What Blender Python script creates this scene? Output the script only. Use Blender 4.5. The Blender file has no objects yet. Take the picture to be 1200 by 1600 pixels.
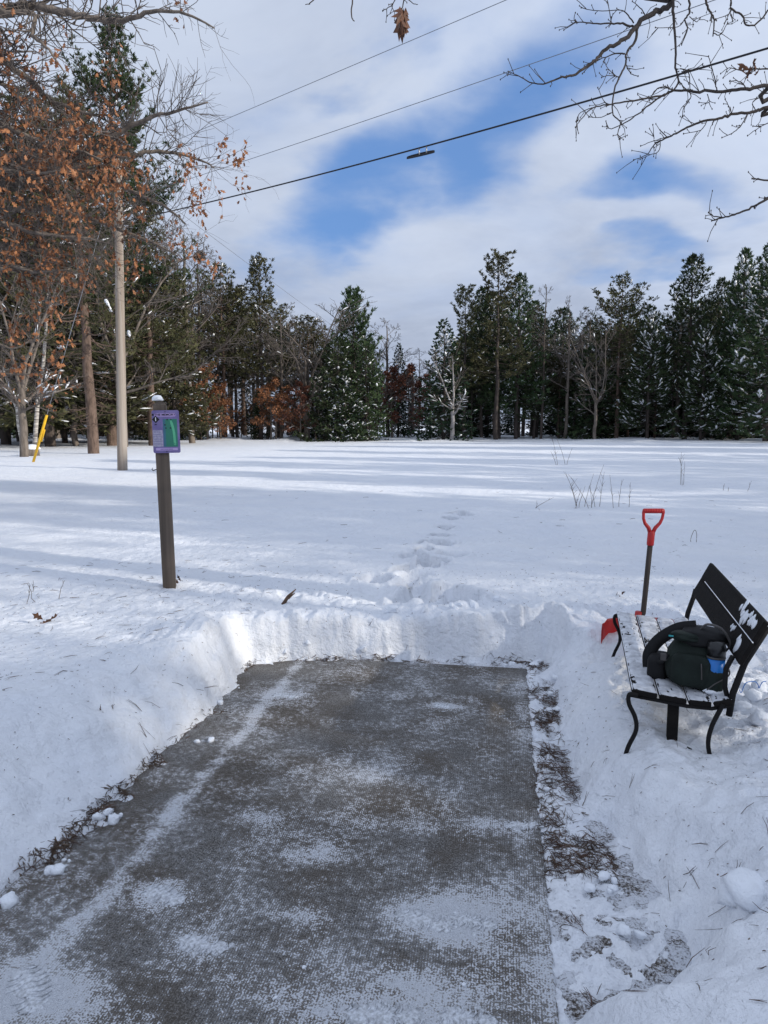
import bpy, math, random
import numpy as np
from mathutils import Vector, Matrix

random.seed(4)
SC = bpy.context.scene
COL = SC.collection
NP = np.array
V3 = lambda *a: np.array(a, dtype=float)

# ------------------------------------------------------------------ camera
CAM_Z, FPX = 1.65, 1155.0
PITCH = math.atan(140 / 1155)
cd = bpy.data.cameras.new('camera')
cd.sensor_fit = 'VERTICAL'; cd.sensor_height = 24.0; cd.sensor_width = 18.0
cd.lens = FPX / 1600 * 24.0
cd.clip_start = 0.05; cd.clip_end = 3000
cam = bpy.data.objects.new('camera', cd); COL.objects.link(cam)
cam.location = (0, 0, CAM_Z); cam.rotation_euler = (math.pi / 2 - PITCH, 0, 0)
SC.camera = cam
SC.view_settings.view_transform = 'Standard'; SC.view_settings.look = 'None'
SC.view_settings.gamma = 1.0; SC.view_settings.use_curve_mapping = False
SC.view_settings.exposure = 0.0
SC.render.film_transparent = False
SC.cycles.use_denoising = True
SC.cycles.max_bounces = 6; SC.cycles.diffuse_bounces = 3; SC.cycles.glossy_bounces = 2
SC.cycles.transmission_bounces = 2; SC.cycles.transparent_max_bounces = 4
SC.cycles.caustics_reflective = False; SC.cycles.caustics_refractive = False

# ------------------------------------------------------------------ sun
SUN_EL = math.radians(22.0)
SUN_AZ = math.atan2(0.91, -0.41)            # from +Y towards +X
SUN_DIR = Vector((math.sin(SUN_AZ) * math.cos(SUN_EL), math.cos(SUN_AZ) * math.cos(SUN_EL), math.sin(SUN_EL)))
sl = bpy.data.lights.new('sun', 'SUN'); sl.energy = 4.0; sl.angle = math.radians(0.7); sl.color = (1.0, 0.93, 0.82)
so = bpy.data.objects.new('sun', sl); COL.objects.link(so)
so.location = (20, -10, 30)
so.rotation_euler = (-SUN_DIR).to_track_quat('-Z', 'Y').to_euler()


# ------------------------------------------------------------------ node helpers
class NT:
    def __init__(s, tree): s.t = tree; s.n = tree.nodes; s.l = tree.links
    def new(s, typ, **kw):
        n = s.n.new(typ)
        for k, v in kw.items(): setattr(n, k, v)
        return n
    def set(s, sock, v):
        if hasattr(v, 'is_output') or isinstance(v, bpy.types.NodeSocket): s.l.new(v, sock)
        else: sock.default_value = v
    def math(s, op, a, b=0.0, c=0.0, clamp=False):
        n = s.new('ShaderNodeMath', operation=op, use_clamp=clamp)
        s.set(n.inputs[0], a); s.set(n.inputs[1], b)
        if op in ('MULTIPLY_ADD', 'SMOOTH_MIN', 'WRAP'): s.set(n.inputs[2], c)
        return n.outputs[0]
    def vmath(s, op, a, b=(0, 0, 0), scale=None):
        n = s.new('ShaderNodeVectorMath', operation=op)
        s.set(n.inputs[0], a)
        if op != 'NORMALIZE' and op != 'LENGTH' and op != 'SCALE': s.set(n.inputs[1], b)
        if scale is not None: s.set(n.inputs['Scale'], scale)
        return n.outputs['Value'] if op in ('DOT_PRODUCT', 'LENGTH', 'DISTANCE') else n.outputs['Vector']
    def noise(s, vec, scale, detail=3.0, rough=0.5, dist=0.0, col=False):
        n = s.new('ShaderNodeTexNoise'); s.set(n.inputs['Vector'], vec)
        n.inputs['Scale'].default_value = scale; n.inputs['Detail'].default_value = detail
        n.inputs['Roughness'].default_value = rough; n.inputs['Distortion'].default_value = dist
        return n.outputs['Color'] if col else n.outputs['Fac']
    def ss(s, v, lo, hi, out0=0.0, out1=1.0):
        n = s.new('ShaderNodeMapRange', interpolation_type='SMOOTHSTEP')
        s.set(n.inputs[0], v); s.set(n.inputs[1], lo); s.set(n.inputs[2], hi); s.set(n.inputs[3], out0); s.set(n.inputs[4], out1)
        return n.outputs[0]
    def mix(s, f, a, b):
        n = s.new('ShaderNodeMix', data_type='RGBA'); s.set(n.inputs[0], f)
        s.set(n.inputs[6], a); s.set(n.inputs[7], b); return n.outputs[2]
    def bump(s, h, dist, strength=1.0, normal=None):
        n = s.new('ShaderNodeBump'); s.set(n.inputs['Height'], h); n.inputs['Distance'].default_value = dist
        n.inputs['Strength'].default_value = strength
        if normal is not None: s.l.new(normal, n.inputs['Normal'])
        return n.outputs['Normal']


def c4(c): return (c[0], c[1], c[2], 1.0)


def new_mat(name):
    m = bpy.data.materials.new(name); m.use_nodes = True
    t = NT(m.node_tree); b = m.node_tree.nodes['Principled BSDF']
    return m, t, b


def simple_mat(name, col, rough=0.7, var=0.25, scale=6.0, bump=0.0, bscale=40.0, spec=0.3, metallic=0.0, stretch=None, col2=None):
    m, t, b = new_mat(name)
    tc = t.new('ShaderNodeTexCoord').outputs['Object']
    if stretch:
        mp = t.new('ShaderNodeMapping'); t.l.new(tc, mp.inputs[0]); mp.inputs['Scale'].default_value = stretch; tc = mp.outputs[0]
    f = t.noise(tc, scale, 4, 0.6)
    c2 = col2 if col2 else tuple(x * (1 - var) for x in col)
    c1 = col if col2 else tuple(min(1, x * (1 + var)) for x in col)
    t.l.new(t.mix(t.ss(f, 0.3, 0.7), c4(c2), c4(c1)), b.inputs['Base Color'])
    b.inputs['Roughness'].default_value = rough; b.inputs['Specular IOR Level'].default_value = spec
    b.inputs['Metallic'].default_value = metallic
    if bump: t.l.new(t.bump(t.noise(tc, bscale, 3, 0.6), bump), b.inputs['Normal'])
    return m


# ------------------------------------------------------------------ sky
def build_world():
    w = bpy.data.worlds.new('World'); SC.world = w; w.use_nodes = True
    t = NT(w.node_tree); bg = w.node_tree.nodes['Background']
    sky = t.new('ShaderNodeTexSky', sky_type='NISHITA'); sky.sun_disc = False
    sky.sun_elevation = SUN_EL; sky.sun_rotation = SUN_AZ
    sky.altitude = 250; sky.air_density = 1.0; sky.dust_density = 0.6; sky.ozone_density = 1.5
    d = t.new('ShaderNodeTexCoord').outputs['Generated']
    d = t.vmath('NORMALIZE', d)
    sep = t.new('ShaderNodeSeparateXYZ'); t.l.new(d, sep.inputs[0]); z = sep.outputs[2]
    # cloud-layer coordinates: the direction pushed out to a flat layer
    den = t.math('ADD', t.math('MAXIMUM', z, 0.0), 0.22)
    inv = t.math('DIVIDE', 1.0, den)
    pl = t.vmath('SCALE', d, scale=inv)
    n1 = t.noise(pl, 1.1, 6, 0.55, 0.25)
    n2 = t.noise(pl, 3.4, 6, 0.55, 0.15)
    wv = t.vmath('SUBTRACT', t.noise(pl, 2.2, 4, 0.5, 0.0, col=True), (0.5, 0.5, 0.5))
    dw = t.vmath('ADD', d, t.vmath('SCALE', wv, scale=0.16))
    # the openings in the cloud sheet: ellipses on the dome with torn edges
    def hole(px, py, ang, sa, sb):
        k = lambda x, y: (ray(x, y) / np.linalg.norm(ray(x, y)))
        c = k(px, py); a = k(px + 60 * math.cos(ang), py - 60 * math.sin(ang)) - c
        a /= np.linalg.norm(a); b = np.cross(c, a); b /= np.linalg.norm(b)
        q = t.vmath('SUBTRACT', dw, tuple(c))
        u = t.math('MULTIPLY', t.vmath('DOT_PRODUCT', q, tuple(a)), 1 / sa)
        v = t.math('MULTIPLY', t.vmath('DOT_PRODUCT', q, tuple(b)), 1 / sb)
        wv_ = t.math('MULTIPLY', t.vmath('DOT_PRODUCT', q, tuple(c)), 2.0)
        r2 = t.math('ADD', t.math('ADD', t.math('MULTIPLY', u, u), t.math('MULTIPLY', v, v)), t.math('MULTIPLY', wv_, wv_))
        return t.math('EXPONENT', t.math('MULTIPLY', r2, -1.0))
    hs = None
    for px, py, ang, sa, sb, amp in ((600, 290, .55, .19, .06, .92), (790, 178, .75, .17, .065, .95), (1010, 285, -.1, .13, .03, .75),
                                     (1015, 402, .12, .13, .022, .62), (860, 85, .4, .10, .035, .42), (100, 260, .3, .10, .05, .3), (380, 235, .35, .20, .04, .28)):
        h = t.math('MULTIPLY', hole(px, py, ang, sa, sb), amp)
        hs = h if hs is None else t.math('MAXIMUM', hs, h)
    # elsewhere on the dome the sheet opens by noise
    rest = t.math('MULTIPLY', t.ss(n1, 0.60, 0.78), 0.6)
    hs = t.math('MAXIMUM', hs, rest)
    hs = t.math('ADD', hs, t.math('MULTIPLY', t.math('SUBTRACT', n2, 0.5), 0.8))
    clear = t.ss(hs, 0.24, 0.90)
    # cloud colour: thin bright parts and thicker lavender-grey parts
    n3 = t.noise(pl, 0.9, 5, 0.55, 0.3)
    thick = t.math('ADD', t.math('MULTIPLY', t.math('SUBTRACT', t.noise(t.vmath('ADD', pl, (3.1, 7.2, 1.0)), 1.5, 6, 0.6, 0.3), 0.5), 1.6),
                   t.math('MULTIPLY', t.ss(z, 0.05, 0.32), -0.42))
    thick = t.ss(thick, -0.62, 0.32)
    cloud = t.mix(thick, (6.4, 7.2, 8.8, 1), (3.8, 4.45, 5.9, 1))
    cloud = t.mix(t.math('MULTIPLY', t.ss(n2, 0.35, 0.75), 0.25), cloud, (4.3, 5.6, 8.4, 1))
    # brighter towards the sun's side, as cloud in front of a low sun is
    sd = t.vmath('DOT_PRODUCT', d, tuple(SUN_DIR))
    cloud = t.vmath('SCALE', cloud, scale=t.math('MULTIPLY_ADD', t.ss(sd, -0.6, 0.95), 0.22, 0.93))
    blue = t.vmath('MULTIPLY', sky.outputs[0], (1.0, 1.25, 1.6))
    blue = t.mix(0.72, blue, (1.6, 3.2, 6.8, 1))
    col = t.mix(clear, cloud, blue)
    t.l.new(col, bg.inputs['Color']); bg.inputs['Strength'].default_value = 0.1
    try:
        w.cycles.sampling_method = 'MANUAL'; w.cycles.sample_map_resolution = 512
    except Exception: pass


# ------------------------------------------------------------------ placing things on the ground of the real place
_F = V3(0, math.cos(PITCH), -math.sin(PITCH)); _U = V3(0, math.sin(PITCH), math.cos(PITCH)); _R = V3(1, 0, 0)
def ray(x, y): return (x - 600) / FPX * _R + (800 - y) / FPX * _U + _F
def G(x, y, z=0.0):
    d = ray(x, y); return V3(0, 0, CAM_Z) + d * ((z - CAM_Z) / d[2])
def A(x, y, Y):
    d = ray(x, y); return V3(0, 0, CAM_Z) + d * (Y / d[1])
def topz(x, y, Y): return A(x, y, Y)[2]
build_world()


# ------------------------------------------------------------------ noise on numpy arrays
_rt = np.random.RandomState(11).rand(65536)
def vnoise(x, y, seed=0):
    xi = np.floor(x).astype(np.int64); yi = np.floor(y).astype(np.int64)
    fx = x - xi; fy = y - yi; fx = fx * fx * (3 - 2 * fx); fy = fy * fy * (3 - 2 * fy)
    def h(a, b): return _rt[((a * 73856093) ^ (b * 19349663) ^ (seed * 83492791)) & 65535]
    return (h(xi, yi) * (1 - fx) + h(xi + 1, yi) * fx) * (1 - fy) + (h(xi, yi + 1) * (1 - fx) + h(xi + 1, yi + 1) * fx) * fy
def fbm(x, y, oct=4, seed=0, rough=0.5):
    s = 0; a = 1.0; tot = 0; f = 1.0
    for i in range(oct):
        s = s + a * (vnoise(x * f + 17.3 * i, y * f - 9.1 * i, seed + i) - 0.5); tot += a; a *= rough; f *= 2.03
    return s / tot * 2
def sst(x, a, b):
    t = np.clip((x - a) / (b - a), 0, 1); return t * t * (3 - 2 * t)


# ------------------------------------------------------------------ mesh building
class MB:
    def __init__(s): s.v = []; s.q = []; s.t = []; s.n = 0
    def add(s, v, q=None, t=None):
        v = np.asarray(v, float).reshape(-1, 3)
        if q is not None and len(q): s.q.append(np.asarray(q, int) + s.n)
        if t is not None and len(t): s.t.append(np.asarray(t, int) + s.n)
        s.v.append(v); s.n += len(v); return s
    def mesh(s, name, mat, smooth=True):
        me = bpy.data.meshes.new(name)
        v = np.concatenate(s.v) if s.v else np.zeros((0, 3))
        q = np.concatenate(s.q) if s.q else np.zeros((0, 4), int)
        t = np.concatenate(s.t) if s.t else np.zeros((0, 3), int)
        me.vertices.add(len(v)); me.vertices.foreach_set('co', v.astype(np.float32).ravel())
        nl = len(q) * 4 + len(t) * 3
        me.loops.add(nl); me.loops.foreach_set('vertex_index', np.concatenate([q.ravel(), t.ravel()]).astype(np.int32))
        me.polygons.add(len(q) + len(t))
        st = np.concatenate([np.arange(len(q)) * 4, len(q) * 4 + np.arange(len(t)) * 3]).astype(np.int32)
        me.polygons.foreach_set('loop_start', st)
        me.polygons.foreach_set('use_smooth', np.full(len(q) + len(t), smooth))
        me.update(calc_edges=True); me.validate()
        if mat: me.materials.append(mat)
        return me
    def build(s, name, mat, parent=None, smooth=True):
        return link(name, s.mesh(name, mat, smooth), parent)
    # solids
    def box(s, c, sz, R=None, bev=0.0):
        hx, hy, hz = [a / 2 for a in sz]
        if bev <= 0:
            v = np.array([[x, y, z] for x in (-hx, hx) for y in (-hy, hy) for z in (-hz, hz)])
            q = [[0, 1, 3, 2], [4, 6, 7, 5], [0, 4, 5, 1], [2, 3, 7, 6], [0, 2, 6, 4], [1, 5, 7, 3]]
            t = None
        else:
            v = []; 
            for sx in (-1, 1):
                for sy in (-1, 1):
                    for sz_ in (-1, 1):
                        v += [[sx * hx, sy * (hy - bev), sz_ * (hz - bev)], [sx * (hx - bev), sy * hy, sz_ * (hz - bev)], [sx * (hx - bev), sy * (hy - bev), sz_ * hz]]
            v = np.array(v)
            I = lambda a, b, c_, k: ((a * 2 + b) * 2 + c_) * 3 + k
            q = [[I(1, 0, 0, 0), I(1, 1, 0, 0), I(1, 1, 1, 0), I(1, 0, 1, 0)], [I(0, 0, 0, 0), I(0, 0, 1, 0), I(0, 1, 1, 0), I(0, 1, 0, 0)],
                 [I(0, 1, 0, 1), I(0, 1, 1, 1), I(1, 1, 1, 1), I(1, 1, 0, 1)], [I(0, 0, 0, 1), I(1, 0, 0, 1), I(1, 0, 1, 1), I(0, 0, 1, 1)],
                 [I(0, 0, 1, 2), I(1, 0, 1, 2), I(1, 1, 1, 2), I(0, 1, 1, 2)], [I(0, 0, 0, 2), I(0, 1, 0, 2), I(1, 1, 0, 2), I(1, 0, 0, 2)]]
            for b in (0, 1):
                for c_ in (0, 1):
                    q.append([I(0, b, c_, 1), I(1, b, c_, 1), I(1, b, c_, 2), I(0, b, c_, 2)][::(1 if b == c_ else -1)])
                    q.append([I(b, 0, c_, 0), I(b, 1, c_, 0), I(b, 1, c_, 2), I(b, 0, c_, 2)][::(-1 if b == c_ else 1)])
                    q.append([I(b, c_, 0, 0), I(b, c_, 1, 0), I(b, c_, 1, 1), I(b, c_, 0, 1)][::(1 if b == c_ else -1)])
            t = [[I(a, b, c_, 0), I(a, b, c_, 1), I(a, b, c_, 2)][::(1 if (a + b + c_) % 2 else -1)] for a in (0, 1) for b in (0, 1) for c_ in (0, 1)]
        if R is not None: v = v @ np.asarray(R).T
        return s.add(v + np.asarray(c, float), q, t)
    def tube(s, pts, rad, sides=8, cap=True):
        pts = np.asarray(pts, float); K = len(pts)
        rad = np.full(K, rad) if np.isscalar(rad) else np.asarray(rad, float)
        s.tubes(pts[None], rad[None], sides)
        if cap:
            base = s.n - K * sides
            for k, p in ((0, pts[0]), (K - 1, pts[-1])):
                o = base + k * sides
                i = s.n; s.v.append(p[None]); s.n += 1
                f = [[i, o + (j + 1) % sides, o + j] if k == 0 else [i, o + j, o + (j + 1) % sides] for j in range(sides)]
                s.t.append(np.array(f))
        return s
    def tubes(s, P, Rr, sides=3):
        P = np.asarray(P, float); Rr = np.asarray(Rr, float); N, K, _ = P.shape
        T = np.empty_like(P); T[:, 1:-1] = P[:, 2:] - P[:, :-2]; T[:, 0] = P[:, 1] - P[:, 0]; T[:, -1] = P[:, -1] - P[:, -2]
        T /= np.linalg.norm(T, axis=2, keepdims=True) + 1e-12
        mt = P[:, -1] - P[:, 0]; mt /= np.linalg.norm(mt, axis=1, keepdims=True) + 1e-12
        ref = np.where(np.abs(mt[:, 2:3]) > 0.75, V3(1, 0, 0)[None], V3(0, 0, 1)[None])[:, None, :]
        n1 = np.cross(T, ref); n1 /= np.linalg.norm(n1, axis=2, keepdims=True) + 1e-12
        n2 = np.cross(n1, T)
        a = np.arange(sides) / sides * 2 * math.pi
        ring = P[:, :, None, :] + Rr[:, :, None, None] * (n1[:, :, None, :] * np.cos(a)[None, None, :, None] + n2[:, :, None, :] * np.sin(a)[None, None, :, None])
        idx = np.arange(N * K * sides).reshape(N, K, sides)
        a0 = idx[:, :-1, :]; b0 = idx[:, 1:, :]
        q = np.stack([a0, np.roll(a0, -1, 2), np.roll(b0, -1, 2), b0], -1).reshape(-1, 4)
        return s.add(ring.reshape(-1, 3), q)
    def lathe(s, prof, c=(0, 0, 0), sides=16, R=None):
        a = np.arange(sides) / sides * 2 * math.pi
        v = np.array([[r * math.cos(t), r * math.sin(t), z] for r, z in prof for t in a])
        if R is not None: v = v @ np.asarray(R).T
        K = len(prof); idx = np.arange(K * sides).reshape(K, sides)
        q = np.stack([idx[:-1], np.roll(idx[:-1], -1, 1), np.roll(idx[1:], -1, 1), idx[1:]], -1).reshape(-1, 4)
        return s.add(v + np.asarray(c, float), q)
    def prism(s, outline, thick, R, c):
        """outline (n,2) convex-ish in local xz; extruded along local y by thick"""
        o = np.asarray(outline, float); n = len(o)
        v = np.concatenate([np.c_[o[:, 0], np.full(n, -thick / 2), o[:, 1]], np.c_[o[:, 0], np.full(n, thick / 2), o[:, 1]]])
        cen = o.mean(0); v = np.concatenate([v, [[cen[0], -thick / 2, cen[1]], [cen[0], thick / 2, cen[1]]]])
        q = [[i, (i + 1) % n, (i + 1) % n + n, i + n] for i in range(n)]
        t = [[2 * n, (i + 1) % n, i] for i in range(n)] + [[2 * n + 1, i + n, (i + 1) % n + n] for i in range(n)]
        v = v @ np.asarray(R).T
        return s.add(v + np.asarray(c, float), q, t)
    def blob(s, c, r, seed=0, rough=0.25, R=None, rings=6, seg=9, flat=False):
        rs = np.random.RandomState(seed); v = [[0, 0, 1.0]]
        for i in range(1, rings):
            th = math.pi * i / rings
            for j in range(seg):
                ph = 2 * math.pi * (j + 0.5 * (i % 2)) / seg
                v.append([math.sin(th) * math.cos(ph), math.sin(th) * math.sin(ph), math.cos(th)])
        v.append([0, 0, -1.0]); v = np.array(v) * (1 + rough * (rs.rand(len(v), 1) - 0.5) * 2)
        if flat: v[:, 2] = np.where(v[:, 2] < -0.2, -0.2, v[:, 2])
        v = v * np.asarray(r, float)
        if R is not None: v = v @ np.asarray(R).T
        t = [[0, 1 + j, 1 + (j + 1) % seg] for j in range(seg)]; q = []
        for i in range(rings - 2):
            o = 1 + i * seg
            q += [[o + j, o + seg + j, o + seg + (j + 1) % seg, o + (j + 1) % seg] for j in range(seg)]
        o = 1 + (rings - 2) * seg; L = len(v) - 1
        t += [[o + j, L, o + (j + 1) % seg] for j in range(seg)]
        return s.add(v + np.asarray(c, float), q if q else None, t)


def link(name, data, parent=None):
    o = bpy.data.objects.new(name, data); COL.objects.link(o)
    if parent is not None: o.parent = parent
    return o
def tag(o, label=None, cat=None, group=None, kind=None):
    if label: o['label'] = label
    if cat: o['category'] = cat
    if group: o['group'] = group
    if kind: o['kind'] = kind
    return o
def empty(name, loc, label, cat, group=None, rz=0.0):
    o = bpy.data.objects.new(name, None); COL.objects.link(o); o.empty_display_size = 0.2
    o.location = tuple(loc); o.rotation_euler = (0, 0, rz)
    return tag(o, label, cat, group)
def dup(root, loc, rz, sc, label, group=None):
    r = root.copy(); COL.objects.link(r); r.location = tuple(loc); r.rotation_euler = (0, 0, rz); r.scale = (sc[0], sc[0], sc[1])
    r['label'] = label
    if group: r['group'] = group
    elif 'group' in r: del r['group']
    for ch in root.children:
        c = ch.copy(); COL.objects.link(c); c.parent = r
    return r
def frame_mat(x, z):
    """columns: local x axis, y axis, z axis"""
    x = np.asarray(x, float); x /= np.linalg.norm(x); z = np.asarray(z, float); z = z - x * (z @ x); z /= np.linalg.norm(z)
    return np.column_stack([x, np.cross(z, x), z])


# ================================================================== MATERIALS
def snow_material(name, ground=True):
    m, t, b = new_mat(name)
    tc = t.new('ShaderNodeTexCoord').outputs['Object']
    n1 = t.noise(tc, 1.7, 4, 0.55)
    col = t.mix(t.ss(n1, 0.3, 0.7), (0.80, 0.83, 0.89, 1), (0.86, 0.88, 0.92, 1))
    if ground:
        # fine dark specks of needle dust and bark on the snow
        v = t.new('ShaderNodeTexVoronoi'); t.l.new(tc, v.inputs['Vector']); v.inputs['Scale'].default_value = 9.0
        sp = t.ss(v.outputs['Distance'], 0.022, 0.045)
        col = t.mix(sp, (0.2, 0.15, 0.12, 1), col)
    t.l.new(col, b.inputs['Base Color'])
    b.inputs['Roughness'].default_value = 0.55; b.inputs['Specular IOR Level'].default_value = 0.25
    if ground:
        h1 = t.noise(tc, 26, 5, 0.62); h2 = t.noise(tc, 110, 3, 0.75)
        lump = t.noise(tc, 5.5, 4, 0.6)
        nn = t.bump(lump, 0.05, 0.8)
        nn = t.bump(h1, 0.018, 0.9, nn)
        nn = t.bump(h2, 0.006, 0.8, nn)
        t.l.new(nn, b.inputs['Normal'])
    return m
M_SNOW = snow_material('snow_ground')
M_TSNOW = simple_mat('snow_on_branches', (0.86, 0.88, 0.92), 0.6, 0.03, 4)
M_LUMP = simple_mat('loose_snow', (0.84, 0.87, 0.92), 0.6, 0.03, 14, bump=0.006, bscale=60)


def concrete_material():
    m, t, b = new_mat('broomed_concrete')
    tc = t.new('ShaderNodeTexCoord').outputs['Object']
    sep = t.new('ShaderNodeSeparateXYZ'); t.l.new(tc, sep.inputs[0]); x, y = sep.outputs[0], sep.outputs[1]
    jit = t.math('MULTIPLY', t.math('SUBTRACT', t.noise(tc, 5, 2, 0.5), 0.5), 0.010)
    jit2 = t.math('MULTIPLY', t.math('SUBTRACT', t.noise(tc, 60, 2, 0.6), 0.5), 0.003)
    gx = t.math('ADD', t.math('ADD', x, jit), jit2)
    groove = t.math('MULTIPLY_ADD', t.math('SINE', t.math('MULTIPLY', gx, 2 * math.pi / 0.0085)), 0.5, 0.5)
    grit = t.ss(t.noise(tc, 135, 2, 0.7), 0.36, 0.64)
    mid = t.ss(t.noise(tc, 36, 4, 0.7), 0.34, 0.66)
    big = t.noise(tc, 1.6, 5, 0.62, 0.6)
    big2 = t.noise(t.vmath('ADD', tc, (5, 3, 1)), 4.2, 5, 0.65, 0.8)
    stain = t.ss(t.noise(t.vmath('ADD', tc, (1, 9, 4)), 2.3, 5, 0.62), 0.40, 0.62)
    base = t.mix(grit, (0.055, 0.051, 0.048, 1), (0.27, 0.26, 0.25, 1))
    base = t.mix(t.math('MULTIPLY', stain, 0.7), base, (0.095, 0.075, 0.055, 1))
    # swept snow left in the grooves, thicker where it was trodden or missed
    cover = t.math('ADD', t.math('MULTIPLY', big, 0.55), t.math('MULTIPLY', big2, 0.60))     # about 0.8
    # the swept ridge along the left side, and other long brush streaks
    lx = t.math('ADD', x, t.math('MULTIPLY', t.math('SUBTRACT', t.noise(tc, 2.2, 3, 0.5), 0.5), 0.14))
    st = t.math('ABSOLUTE', t.math('SUBTRACT', lx, -0.57))
    ridge = t.math('MULTIPLY', t.ss(st, 0.010, 0.065, 1.0, 0.0), t.ss(t.noise(tc, 3.5, 3, 0.6), 0.32, 0.5))
    cover = t.math('ADD', cover, t.math('MULTIPLY', ridge, 0.19))
    nearer = t.ss(y, 2.1, 1.4)
    cover = t.math('ADD', cover, t.math('MULTIPLY', nearer, 0.02))
    for px, py, rx, ry, a in ((255, 1398, .09, .07, .42), (660, 1438, .16, .09, .42), (715, 1425, .16, .12, .38), (315, 1475, .10, .07, .26), (470, 1430, .09, .05, .3),
                              (600, 1585, .35, .07, .36), (695, 1103, .09, .05, .45), (440, 1085, .14, .08, .3), (500, 1335, .12, .07, .28), (680, 1540, .16, .08, .34),
                              (100, 1560, .18, .10, .34), (640, 1290, .45, .06, .16), (560, 1210, .5, .08, .12), (20, 1540, .12, .12, .3), (400, 1280, .12, .06, .2),
                              (755, 1285, .09, .05, .3), (815, 1110, .06, .7, .2), (560, 1130, .3, .06, .12), (860, 1500, .07, .3, .2)):
        g_ = G(px, py) - V3(-.73, .45, 0); cx = g_ @ V3(PAX[1], -PAX[0], 0); cy = g_ @ PAX
        dx = t.math('MULTIPLY', t.math('SUBTRACT', x, cx), 1 / rx); dy = t.math('MULTIPLY', t.math('SUBTRACT', y, cy), 1 / ry)
        r2 = t.math('ADD', t.math('MULTIPLY', dx, dx), t.math('MULTIPLY', dy, dy))
        cover = t.math('ADD', cover, t.math('MULTIPLY', t.math('EXPONENT', t.math('MULTIPLY', r2, -1.0)), a * 0.85))
    thr = t.math('ADD', t.math('MULTIPLY', groove, 0.09), t.math('MULTIPLY', grit, 0.30))
    thr = t.math('ADD', t.math('ADD', thr, t.math('MULTIPLY', mid, 0.20)), 0.235)
    snow = t.ss(t.math('SUBTRACT', cover, thr), 0.10, 0.34)
    snow = t.math('MULTIPLY', snow, 0.78)
    col = t.mix(snow, base, (0.74, 0.77, 0.83, 1))
    t.l.new(col, b.inputs['Base Color'])
    b.inputs['Roughness'].default_value = 0.8; b.inputs['Specular IOR Level'].default_value = 0.25
    nn = t.bump(groove, 0.0016, 0.7)
    nn = t.bump(grit, 0.0035, 0.9, nn)
    nn = t.bump(snow, 0.005, 0.6, nn)
    t.l.new(nn, b.inputs['Normal'])
    return m


M_BARK = simple_mat('grey_bark', (0.15, 0.125, 0.105), 0.9, 0.35, 7, bump=0.02, bscale=18, stretch=(1, 1, .25))
M_PBARK = simple_mat('red_pine_bark', (0.13, 0.09, 0.07), 0.9, 0.35, 9, bump=0.03, bscale=14, stretch=(1, 1, .35))
M_DBARK = simple_mat('dark_bark', (0.065, 0.052, 0.045), 0.9, 0.35, 7, bump=0.02, bscale=18, stretch=(1, 1, .25))
M_TWIG = simple_mat('dark_oak_twigs', (0.055, 0.045, 0.04), 0.8, 0.3, 20, bump=0.003, bscale=90)
M_GTWIG = simple_mat('grey_brown_twigs', (0.115, 0.098, 0.088), 0.9, 0.3, 3)
M_BIRCH = simple_mat('birch_bark', (0.62, 0.58, 0.52), 0.7, 0.1, 6, stretch=(.3, .3, 3), col2=(0.12, 0.1, 0.09))
def needle_mat(name, a, b_):
    m, t, b = new_mat(name)
    tc = t.new('ShaderNodeTexCoord').outputs['Object']
    oi = t.new('ShaderNodeObjectInfo').outputs['Random']
    f = t.ss(t.noise(tc, 0.9, 4, 0.65), 0.35, 0.65)
    col = t.mix(f, c4(a), c4(b_))
    hsv = t.new('ShaderNodeHueSaturation'); t.l.new(col, hsv.inputs['Color'])
    t.l.new(t.math('MULTIPLY_ADD', oi, 0.5, 0.75), hsv.inputs['Value']); t.l.new(t.math('MULTIPLY_ADD', oi, 0.03, 0.485), hsv.inputs['Hue'])
    t.l.new(hsv.outputs[0], b.inputs['Base Color'])
    b.inputs['Roughness'].default_value = 0.65; b.inputs['Specular IOR Level'].default_value = 0.2
    return m
M_PINE = needle_mat('pine_needles', (0.022, 0.040, 0.018), (0.052, 0.078, 0.030))
M_OLIVE = needle_mat('olive_pine_needles', (0.040, 0.042, 0.020), (0.085, 0.082, 0.036))
M_SPRUCE = needle_mat('dark_spruce_needles', (0.012, 0.028, 0.014), (0.030, 0.050, 0.024))
M_OLEAF = simple_mat('dry_oak_leaves', (0.36, 0.155, 0.065), 0.6, 0.3, 5.0, col2=(0.13, 0.052, 0.027))
M_RLEAF = simple_mat('rusty_beech_leaves', (0.19, 0.075, 0.04), 0.7, 0.3, 1.6, col2=(0.10, 0.035, 0.025))
M_WOODPOLE = simple_mat('weathered_pole_wood', (0.36, 0.315, 0.27), 0.85, 0.3, 5, bump=0.01, bscale=30, stretch=(2, 2, .08), col2=(0.25, 0.2, 0.16))
M_POST = simple_mat('weathered_post_wood', (0.12, 0.096, 0.078), 0.85, 0.3, 9, bump=0.004, bscale=60, stretch=(3, 3, .1), col2=(0.075, 0.06, 0.048))
M_BENCHWOOD = simple_mat('black_stained_plank', (0.015, 0.013, 0.012), 0.85, 0.3, 8, bump=0.003, bscale=80, spec=.12, stretch=(.3, 3, 3), col2=(0.010, 0.009, 0.009))
M_IRON = simple_mat('black_iron', (0.009, 0.008, 0.008), 0.6, 0.2, 10, spec=.2)
M_RED = simple_mat('red_plastic', (0.45, 0.014, 0.014), 0.4, 0.08, 8, spec=0.5)
M_SHAFT = simple_mat('dark_shaft', (0.045, 0.035, 0.03), 0.6, 0.25, 12, stretch=(3, 3, .3))
M_PACK = simple_mat('dark_green_nylon', (0.008, 0.014, 0.011), 0.75, 0.3, 9, bump=0.002, bscale=180)
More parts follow.
